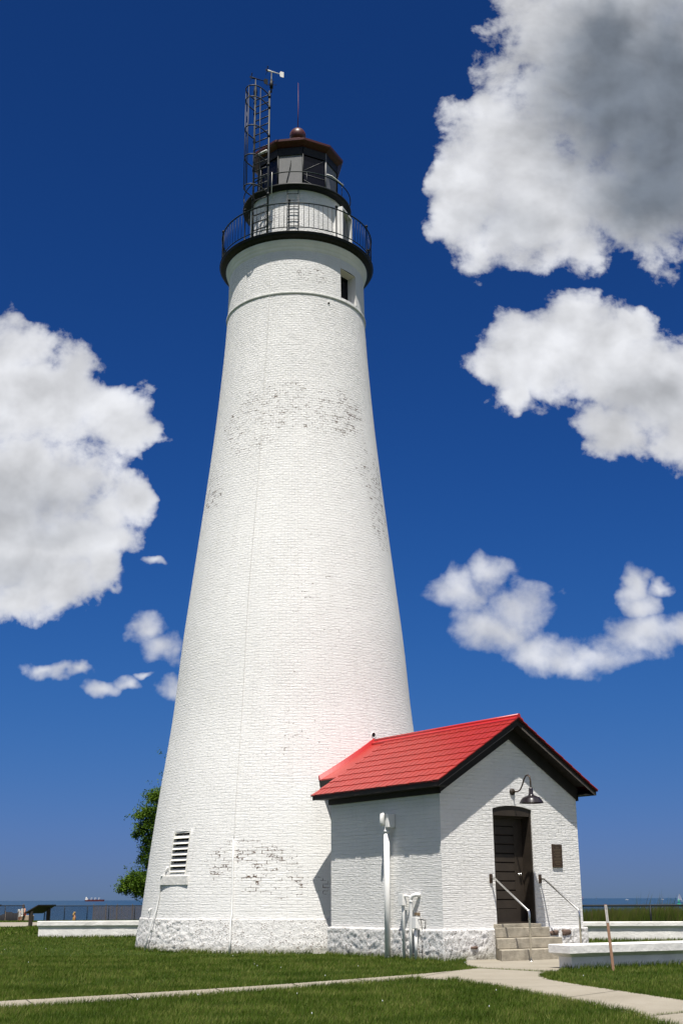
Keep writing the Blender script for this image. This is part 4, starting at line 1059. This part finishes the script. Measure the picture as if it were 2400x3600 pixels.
# ------------------------------------------------------------------ people
def skin_body(name,joints,edges,mat,parent):
    me=bpy.data.meshes.new(name); me.from_pydata([j[0] for j in joints],edges,[]); me.materials.append(mat)
    o=bpy.data.objects.new(name,me); COL.objects.link(o); o.parent=parent
    sk=o.modifiers.new('skin','SKIN'); me.skin_vertices or None
    if not me.skin_vertices: pass
    for i,j in enumerate(joints): me.skin_vertices[0].data[i].radius=(j[1],j[1]*(j[2] if len(j)>2 else 1))
    me.skin_vertices[0].data[0].use_root=True
    s=o.modifiers.new('sub','SUBSURF'); s.levels=1; s.render_levels=1
    return o
def ell(c,r,n=10):
    q=MB(); rows=[]
    for i in range(n+1):
        a=-PI/2+PI*i/n; rows.append([(c[0]+r[0]*math.cos(a)*math.cos(2*PI*k/n),c[1]+r[1]*math.cos(a)*math.sin(2*PI*k/n),c[2]+r[2]*math.sin(a)) for k in range(n)])
    q.grid(rows,close=True); return q
def person(loc,rz,pose,label,shirt,hairm,shorts):
    r=empty('person',loc,rz); tag(r,label,'person')
    if pose=='walk': J={'pel':(0,0,.95),'ch':(0,.02,1.28),'nk':(0,.02,1.47),'hd':(0,.04,1.62),'ht':(0,.03,1.73),'ls':(.17,.02,1.41),'le':(.23,-.03,1.14),'lh':(.20,.10,.92),'rs':(-.17,.02,1.41),'re':(-.24,.05,1.14),'rh':(-.22,.18,.95),'lk':(.10,.12,.52),'la':(.10,.05,.09),'lt':(.10,.22,.03),'rk':(-.10,-.04,.50),'ra':(-.10,-.25,.14),'rt':(-.10,-.12,.03),'lp':(.09,0,.90),'rp':(-.09,0,.90)}
    else: J={'pel':(0,0,.50),'ch':(0,.08,.83),'nk':(0,.13,1.02),'hd':(0,.19,1.17),'ht':(0,.18,1.28),'ls':(.17,.10,.96),'le':(.22,.22,.70),'lh':(.15,.42,.62),'rs':(-.17,.10,.96),'re':(-.22,.22,.70),'rh':(-.15,.42,.62),'lk':(.12,.46,.50),'la':(.12,.42,.09),'lt':(.12,.60,.03),'rk':(-.12,.46,.50),'ra':(-.12,.50,.09),'rt':(-.12,.66,.03),'lp':(.09,.02,.49),'rp':(-.09,.02,.49)}
    rad={'pel':.13,'ch':.13,'nk':.055,'hd':.085,'ht':.07,'ls':.06,'le':.042,'lh':.03,'rs':.06,'re':.042,'rh':.03,'lk':.06,'la':.04,'lt':.03,'rk':.06,'ra':.04,'rt':.03,'lp':.09,'rp':.09}
    ks=list(J); ed=[('pel','ch'),('ch','nk'),('nk','hd'),('hd','ht'),('ch','ls'),('ls','le'),('le','lh'),('ch','rs'),('rs','re'),('re','rh'),('pel','lp'),('lp','lk'),('lk','la'),('la','lt'),('pel','rp'),('rp','rk'),('rk','ra'),('ra','rt')]
    skin_body('body',[(J[k],rad[k]) for k in ks],[(ks.index(a),ks.index(b)) for a,b in ed],M['skin'],r)
    h=Vector(J['hd']); 
    q=ell((h.x,h.y-.035,h.z+.045),(.095,.10,.105)); 
    q.tube([(h.x,h.y-.09,h.z+.02),(h.x,h.y-.12,h.z-.12),(h.x,h.y-.11,h.z-.30)],[.07,.075,.04],8); q.build('hair',hairm,r)
    c=Vector(J['ch']); p=Vector(J['pel'])
    q=MB(); rows=[]
    for u,w,d in ((0,.165,.12),(.3,.15,.115),(.65,.17,.13),(1,.185,.12),(1.18,.14,.09)):
        ctr=p.lerp(c,u)+Vector((0,0,.02)); rows.append([(ctr.x+w*math.cos(a*PI/8),ctr.y+d*math.sin(a*PI/8),ctr.z) for a in range(16)])
    q.grid(rows,close=True); q.face(rows[-1]); q.build('shirt',shirt,r)
    q=MB()
    for sd in ('l','r'):
        a=Vector(J[sd+'p']); b=Vector(J[sd+'k']); q.tube([a+Vector((0,0,.09)),a,a.lerp(b,.45)],[.12,.115,.10],10)
    q.build('shorts',shorts,r)
xw=px2x(263,107.); person((xw,107.,-1.45),R(-60),'walk','woman with blond hair in yellow top and white shorts walking beyond the fence',M['orange'],M['blond'],M['shorts'])
xw=px2x(89,yF+3); person((xw,yF+2.85,zground(-26,yF+3)-.02),R(150),'sit','tanned person sitting on the stone block in the fence gap',M['skin'],M['bark'],M['redcloth'])

# ------------------------------------------------------------------ grass blades
def in_poly(px,py,poly):
    inside=np.zeros(len(px),bool); n=len(poly)
    for i in range(n):
        x1,y1=poly[i];x2,y2=poly[(i+1)%n]
        c=((y1>py)!=(y2>py)); 
        with np.errstate(divide='ignore',invalid='ignore'): xi=(x2-x1)*(py-y1)/(y2-y1)+x1
        inside^= c&(px<xi)
    return inside
def loc2w(x,y): c,s=math.cos(ALPHA),math.sin(ALPHA); return (2.044+c*x-s*y,26.0+s*x+c*y)
EBF=[loc2w(*p) for p in ((-.07,-.07),(4.1,-.07),(4.1,8),(-.07,8))]
STF=[loc2w(*p) for p in ((.8,-.84),(2.95,-.84),(2.95,0),(.8,0))]
WL1=[(4.09,22.99),(9.0,25.7),(8.82,26.02),(3.91,23.31)]
WL2=[(-10.36,43.27),(-3,43.95),(-3.03,44.25),(-10.39,43.57)]
def blades(name,N,xfun,h,w,mat,lean=.5,excl=(),label=None,cat=None,zoff=0,hscale=None):
    x,y=xfun(N); keep=np.ones(len(x),bool)
    for p in excl: keep&=~in_poly(x,y,p)
    keep&=((x-T0.x)**2+(y-T0.y)**2)>4.08**2
    x=x[keep];y=y[keep];n=len(x)
    z=np.array([zground(a,b) for a,b in zip(x,y)]) if zoff else np.zeros(n)
    if hscale is not None: hs=hscale(x,y)
    else: hs=np.ones(n)
    # clumpy height and lean
    cl=np.sin(x*2.1+np.sin(y*1.7)*2)*np.cos(y*2.6+np.sin(x*1.3)*2)
    cl2=np.sin(x*7.3+np.sin(y*5)*2)*np.cos(y*8.1)
    H=h*hs*(rng.uniform(.55,1.15,n)+.12*cl+.10*cl2)
    th=rng.uniform(0,2*np.pi,n); ln=np.abs(rng.normal(0,lean,n))*H
    lx=np.cos(th)*ln+H*.25; ly=np.sin(th)*ln
    ph=rng.uniform(0,np.pi,n); W_=w*rng.uniform(.7,1.3,n)*np.clip(np.hypot(x,y)/20.,.75,2.2)
    dx=np.cos(ph)*W_/2; dy=np.sin(ph)*W_/2*.6
    V=np.empty((n,3,3))
    V[:,0]=np.stack([x-dx,y-dy,z-.01],1); V[:,1]=np.stack([x+dx,y+dy,z-.01],1); V[:,2]=np.stack([x+lx,y+ly,z+H],1)
    me=bpy.data.meshes.new(name); me.vertices.add(3*n); me.vertices.foreach_set('co',V.ravel())
    me.loops.add(3*n); me.loops.foreach_set('vertex_index',np.arange(3*n,dtype=np.int32))
    me.polygons.add(n); me.polygons.foreach_set('loop_start',np.arange(0,3*n,3,dtype=np.int32))
    me.update(calc_edges=True)
    at=me.attributes.new('rnd','FLOAT','POINT'); at.data.foreach_set('value',np.repeat(rng.uniform(0,1,n),3).astype(np.float32))
    me.materials.append(mat); o=bpy.data.objects.new(name,me); COL.objects.link(o)
    tag(o,label,cat,None,'stuff'); return o
def frust(y0,y1,m=.35):
    def f(N):
        y=np.sqrt(rng.uniform(0,1,N)*(y1*y1-y0*y0)+y0*y0) ; x=rng.uniform(-1,1,N)*(m*y+.4); return x,y
    return f
def lawn(N):
    # density falls off with distance
    n1=int(N*.42); n2=int(N*.36); n3=N-n1-n2
    out=[frust(11.5,19)(n1),frust(19,29)(n2),frust(29,47)(n3)]
    return np.concatenate([o[0] for o in out]),np.concatenate([o[1] for o in out])
def shrink(poly,d):
    c=np.mean(poly,0); return poly
blades('lawn_grass',380000,lawn,.055,.0105,M['grass'],.55,(PATH,PLAZA,EBF,STF,WL1,WL2),'short dark green mown lawn with paler dry blades','grass')
# taller tufts along walls, path edges and bases
def edge_pts(segs,per,spread):
    X=[];Y=[]
    for (a,b) in segs:
        L_=math.dist(a,b); n=int(L_*per); u=rng.uniform(0,1,n); s=rng.normal(0,spread,n)
        dx,dy=(b[0]-a[0])/L_,(b[1]-a[1])/L_
        X.append(a[0]+(b[0]-a[0])*u-dy*s); Y.append(a[1]+(b[1]-a[1])*u+dx*s)
    return np.concatenate(X),np.concatenate(Y)
arc=[(T0.x+4.16*math.cos(R(a)),T0.y+4.16*math.sin(R(a))) for a in range(-175,-60,5)]
segs=list(zip(arc[:-1],arc[1:]))+[(loc2w(-.12,4.1),loc2w(-.12,-.1)),(loc2w(-.1,-.12),loc2w(.5,-.12))]
segs+=[((-10.5,43.2),(-3,43.9)),((4.15,22.9),(9,25.55)),((3.98,23.2),(4.1,22.9)),((5.6,38.1),(13,37.2))]
blades('edge_grass',9000,lambda N:edge_pts(segs,260,.05),.115,.012,M['grass'],.45,(PATH,PLAZA,STF,WL1,WL2,EBF),'longer grass tufts left along the wall feet','grass')
pe=list(zip(LEFT[:-1],LEFT[1:]))+list(zip(NEAR[:-1],NEAR[1:]))+list(zip(RIGHTF[:-1],RIGHTF[1:]))+list(zip(RIGHTN[:-1],RIGHTN[1:]))
blades('path_edge_grass',9000,lambda N:edge_pts(pe,330,.035),.07,.011,M['grass'],.6,(),'ragged grass fringe along the sidewalk edges','grass')
jt=[((2.46,23.32),(3.62,21.92)),((3.30,13.9),(3.72,14.25)),((2.2,24.9),(2.5,26.2))]
blades('joint_grass',900,lambda N:edge_pts(jt,260,.02),.04,.01,M['grass'],.6,(),'thin grass growing in the joints of the apron','grass')
def farl(N):
    y=rng.uniform(47,101,N); x=rng.uniform(-.31,-.13,N)*y; return x,y
blades('far_grass',26000,farl,.09,.03,M['grass'],.5,(bp,),'far strip of lawn by the left fence','grass',zoff=1)
def dunef(N):
    u=rng.uniform(0,1,N); y=rng.uniform(46.6,51.5,N); px=1760+u*1500; x=np.array([px2x(a,b,3230) for a,b in zip(px,y)]); return x,y
def duneh(x,y):
    px=x/y/1.028*F+1190; h=np.interp(px,[1990,2100,2200,2300,2340,2400,2520,2700,3200],[.80,.84,.90,.80,.42,.33,.42,.8,.7]); return h
def tallmix(x,y):
    h=duneh(x,y); k=rng.uniform(0,1,len(x)); px=x/y/1.028*F+1190
    return h*np.where((k>.985)&(px>2120)&(px<2345),1.6,1.)
blades('beach_grass',42000,dunef,.98,.022,M['dune'],.16,(),'tall green beach grass behind the right fence','beach grass',zoff=1,hscale=tallmix)
# white clover flowers, few
def clover():
    q=MB(); random.seed(12)
    for _ in range(36):
        y=math.sqrt(random.uniform(12**2,33**2)); x=random.uniform(-.3,.3)*y
        a=np.array([x]);b=np.array([y])
        if in_poly(a,b,PATH)[0] or in_poly(a,b,PLAZA)[0] or in_poly(a,b,EBF)[0] or math.hypot(x-T0.x,y-T0.y)<4.2: continue
        z=random.uniform(.045,.07); r_=.007
        q.grid([[(x+r_*k*math.cos(t*PI/3),y+r_*k*math.sin(t*PI/3),z+dz) for t in range(6)] for k,dz in ((.2,-.01),(1,0),(.2,.012))],close=True)
    tag(q.build('clover_flowers',M['shorts']),'tiny white clover heads scattered in the lawn','clover',None,'stuff')
clover()

# ------------------------------------------------------------------ tree behind the tower
def tree():
    X0,Y0=px2x(790,52.),52.
    r=empty('tree',(X0,Y0,0)); tag(r,'feathery green tree half hidden behind the left side of the tower','tree')
    yd=52.
    def P(px,py,y=yd):
        X,Y=(px-1200)/F,(py-1800)/F; X,Y=c_*X-s_*Y,s_*X+c_*Y; v=fw+rt*X-up*Y; k=y/v.y; return Vector((v.x*k-X0,y-Y0,1.21+v.z*k))
    q=MB(); q.tube([(0,0,-.2),(.02,0,1.2),(-.1,.05,2.4),(-.05,0,3.8),(.1,0,5.2),(.1,.1,6.6)],[.26,.21,.17,.13,.09,.04],10)
    limbs=[((-.1,.05,2.2),P(560,3060),P(450,3105)),((-.08,.04,2.5),P(600,2990),P(510,2960)),((-.05,0,3.5),P(600,2860),P(505,2890)),((0,0,4.4),P(620,2800),P(545,2790)),((.1,0,4.5),(1.2,.5,5.6),(2.0,.6,6.0)),((0,0,3.5),(1.3,-.4,4.6),(2.4,-.5,4.8))]
    for a,b,c in limbs: q.tube([Vector(a),Vector(b),Vector(c)],[.07,.045,.015],6)
    q.build('trunk',M['bark'],r)
    cl=[]   # (centre, radii, count)
    def C(px,py,rx,ry,n,dy=0): 
        s=yd/F*1.08; cl.append((P(px,py)+Vector((0,dy,0)),(rx*s,rx*s*1.1,ry*s),n))
    C(560,2795,30,26,700); C(535,2800,18,16,260); C(600,2800,60,45,900,.3); C(540,2850,38,24,900); C(505,2862,26,15,420); C(490,2868,14,9,140)
    C(530,2905,36,26,900); C(497,2915,22,20,380); C(482,2930,11,13,150); C(560,2880,40,60,900,.4); C(525,2950,26,20,420); C(545,2985,30,34,800); C(510,2990,14,30,300); C(498,3015,9,14,110)
    C(520,3035,22,26,460); C(545,3050,30,40,700,.4)
    C(500,3085,48,24,1300); C(458,3098,30,17,600); C(435,3118,16,12,260); C(421,3128,9,6,90); C(480,3118,34,18,700); C(512,3115,26,24,600); C(505,3140,16,12,220); C(478,3140,9,10,90); C(440,3135,8,8,60)
    C(700,2800,120,90,1500,.6); C(780,2700,150,110,1500,.5); C(850,2850,150,120,1500,.4); C(720,2960,120,90,1300,.4); C(620,2950,60,110,900,.5); C(640,3080,60,60,600,.5)
    rs=np.random.default_rng(4); Vs=[];
    for c,rad,n in cl:
        n=int(n*1.5)
        m=rs.normal(0,1,(n,3)); m/=np.linalg.norm(m,axis=1)[:,None]; rr=rs.uniform(0,1,n)**.45
        # sprays: gather leaves on short drooping twigs
        p=m*rr[:,None]*np.array(rad)+np.array(c)
        tw=rs.integers(0,max(2,n//14),n); off=rs.normal(0,1,(max(2,n//14),3))*np.array(rad)*.55+np.array(c)
        p=np.where(rs.uniform(0,1,(n,1))<.6,off[tw]+rs.normal(0,1,(n,3))*np.array([.10,.10,.07])*.9,p)
        Vs.append(p)
    p=np.concatenate(Vs); n=len(p)
    L_=rs.uniform(.07,.13,n); Wd=L_*.46
    a=rs.uniform(0,2*np.pi,n); el=rs.normal(-.5,.45,n)
    d=np.stack([np.cos(a)*np.cos(el),np.sin(a)*np.cos(el),np.sin(el)],1)
    s=np.cross(d,rs.normal(0,1,(n,3))); s/=np.linalg.norm(s,axis=1)[:,None]
    V=np.empty((n,4,3)); V[:,0]=p; V[:,1]=p+d*L_[:,None]*.5+s*Wd[:,None]*.5; V[:,2]=p+d*L_[:,None]; V[:,3]=p+d*L_[:,None]*.5-s*Wd[:,None]*.5
    me=bpy.data.meshes.new('crown'); me.vertices.add(4*n); me.vertices.foreach_set('co',V.ravel()); me.loops.add(4*n); me.loops.foreach_set('vertex_index',np.arange(4*n,dtype=np.int32))
    me.polygons.add(n); me.polygons.foreach_set('loop_start',np.arange(0,4*n,4,dtype=np.int32)); me.update(calc_edges=True)
    at=me.attributes.new('rnd','FLOAT','POINT'); at.data.foreach_set('value',np.repeat(rs.uniform(0,1,n),4).astype(np.float32))
    me.materials.append(M['leaf']); o=bpy.data.objects.new('crown',me); COL.objects.link(o); o.parent=r
tree()

# ------------------------------------------------------------------ on the lake
ZW=-4.8
def freighter():
    D=8000.; x=px2x(333,D,3168); r=empty('cargo_ship',(x,D,ZW),R(0)); tag(r,'long red hulled cargo ship with white stern house on the horizon','ship')
    Lh=63; q=MB()
    sec=[(-Lh,0),(-Lh+4,9),(-40,10),(45,10),(56,7),(Lh,0)]
    top=[(s,-w,9. if s<40 else 11.) for s,w in sec]+[(s,w,9. if s<40 else 11.) for s,w in sec[::-1]]
    bot=[(s*.97,-w*.9,-.5) for s,w in sec]+[(s*.97,w*.9,-.5) for s,w in sec[::-1]]
    q.grid([bot,top],close=True,smooth=False); q.face(top); q.build('hull',M['hull'],r)
    q=MB(); q.box((-58,-8,9),(-42,8,17)); q.box((-57,-9,17),(-46,9,21)); q.box((-55,-3,21),(-51,3,27)); q.build('stern_house',M['shipwhite'],r)
    for s in (-22,2,26):
        q=MB(); q.box((s-1,-1,9),(s+1,1,23)); q.box((s-1,-.8,20),(s+9,.8,21.2)); q.build('deck_crane',M['shipwhite'],r)
    q=MB(); 
    for s in (-34,-12,12,36): q.box((s-6,-6,9),(s+6,6,11.5))
    q.build('hatches',M['hull'],r)
freighter()
def sailboat(px,D,h,label,smat,rz=0.,heel=0,hm=None):
    x=px2x(px,D,3155); r=empty('sailboat',(x,D,ZW),rz); tag(r,label,'sailboat','sailboats out on the lake')
    k=h/14.; q=MB(); sec=[(-5,0),(-4.6,1.3),(-1,1.7),(3,1.2),(5.4,0)]
    top=[(s*k,-w*k,1.2*k) for s,w in sec]+[(s*k,w*k,1.2*k) for s,w in sec[::-1]]; bot=[(s*k*.9,-w*k*.6,-.3) for s,w in sec]+[(s*k*.9,w*k*.6,-.3) for s,w in sec[::-1]]
    q.grid([bot,top],close=True,smooth=False); q.face(top); q.build('hull',hm or M['shipwhite'],r)
    q=MB(); q.tube([(.6*k,0,1*k),(.6*k,0,14*k)],.12*k,6); q.tube([(.6*k,0,2.2*k),(-3.8*k,0,2.2*k)],.1*k,6); q.build('mast',M['black'],r)
    for nm,P_ in (('mainsail',[(.5,0,2.4),(-3.7,.3,2.4),(-2.0,.5,7.5),(.45,0,13.6)]),('jib',[(.8,0,12.5),(5.0,0,1.6),(1.0,.5,2.2)])):
        q=MB(); a=[Vector(p)*k for p in P_]; b=[p+Vector((0,.05,0)) for p in a]; q.face(a); q.face(b[::-1])
        for i in range(len(a)): q.face([a[i],a[(i+1)%len(a)],b[(i+1)%len(a)],b[i]])
        q.build(nm,smat,r)
sailboat(2386,2300,14.5,'nearest sailboat with pale sails above the green buoy at the right edge',M['sailpale'])
sailboat(2094,5200,13,'small dark sailed boat alone on the horizon',M['sail'],R(70))
sailboat(2047,3600,13,'red hulled sailboat just clearing the corner of the entry house',M['redcloth'],R(75),hm=M['hull'])
for px,D,lab in ((2200,4200,'left of two tiny motorboats on the right horizon'),(2325,4600,'right of two tiny motorboats on the horizon, nearer the buoy')):
    r=empty('motorboat',(px2x(px,D,3155),D,ZW)); tag(r,lab,'motorboat','tiny motorboats on the horizon')
    q=MB(); sec=[(-5,1.5),(1,1.8),(6,0)]; top=[(s,-w,1.6+max(0,s)*.12) for s,w in sec]+[(s,w,1.6+max(0,s)*.12) for s,w in sec[::-1]]; bot=[(s*.9,-w*.6,-.2) for s,w in sec]+[(s*.9,w*.6,-.2) for s,w in sec[::-1]]
    q.grid([bot,top],close=True,smooth=False); q.face(top); q.build('hull',M['shipwhite'],r)
    q=MB(); q.hexa([(-2,-1.2,1.6),(2.4,-1.2,1.6),(2.4,1.2,1.6),(-2,1.2,1.6),(-1.6,-1,3.3),(1.2,-1,3.3),(1.2,1,3.3),(-1.6,1,3.3)]); q.build('cabin',M['sailpale'],r)
D=1150.; r=empty('channel_buoy',(px2x(2384,D,3165),D,ZW)); tag(r,'green channel buoy floating off the beach at the right edge','buoy')
q=MB(); q.lathe([(.0001,-.3),(1.6,-.3),(1.8,.2),(1.8,.8),(1.2,1.1),(.6,1.2)],20,smooth=False); q.build('float',M['buoy'],r)
q=MB(); 
for k in range(4): a=PI/4+k*PI/2; q.tube([(1.0*math.cos(a),1.0*math.sin(a),1.0),(.42*math.cos(a),.42*math.sin(a),4.6)],.11,6)
for z,w in ((2.2,.8),(3.4,.62),(4.6,.45)): q.tube([(w*math.cos(PI/4+k*PI/2),w*math.sin(PI/4+k*PI/2),z) for k in range(4)],.09,6,closed=True)
q.box((-.35,-.35,2.6),(.35,.35,4.4)); q.build('cage',M['buoy'],r)
q=MB(); q.lathe([(.0001,4.6),(.4,4.6),(.4,4.75),(.15,4.8),(.15,5.4),(.0001,5.5)],12); q.build('lamp',M['buoy'],r)
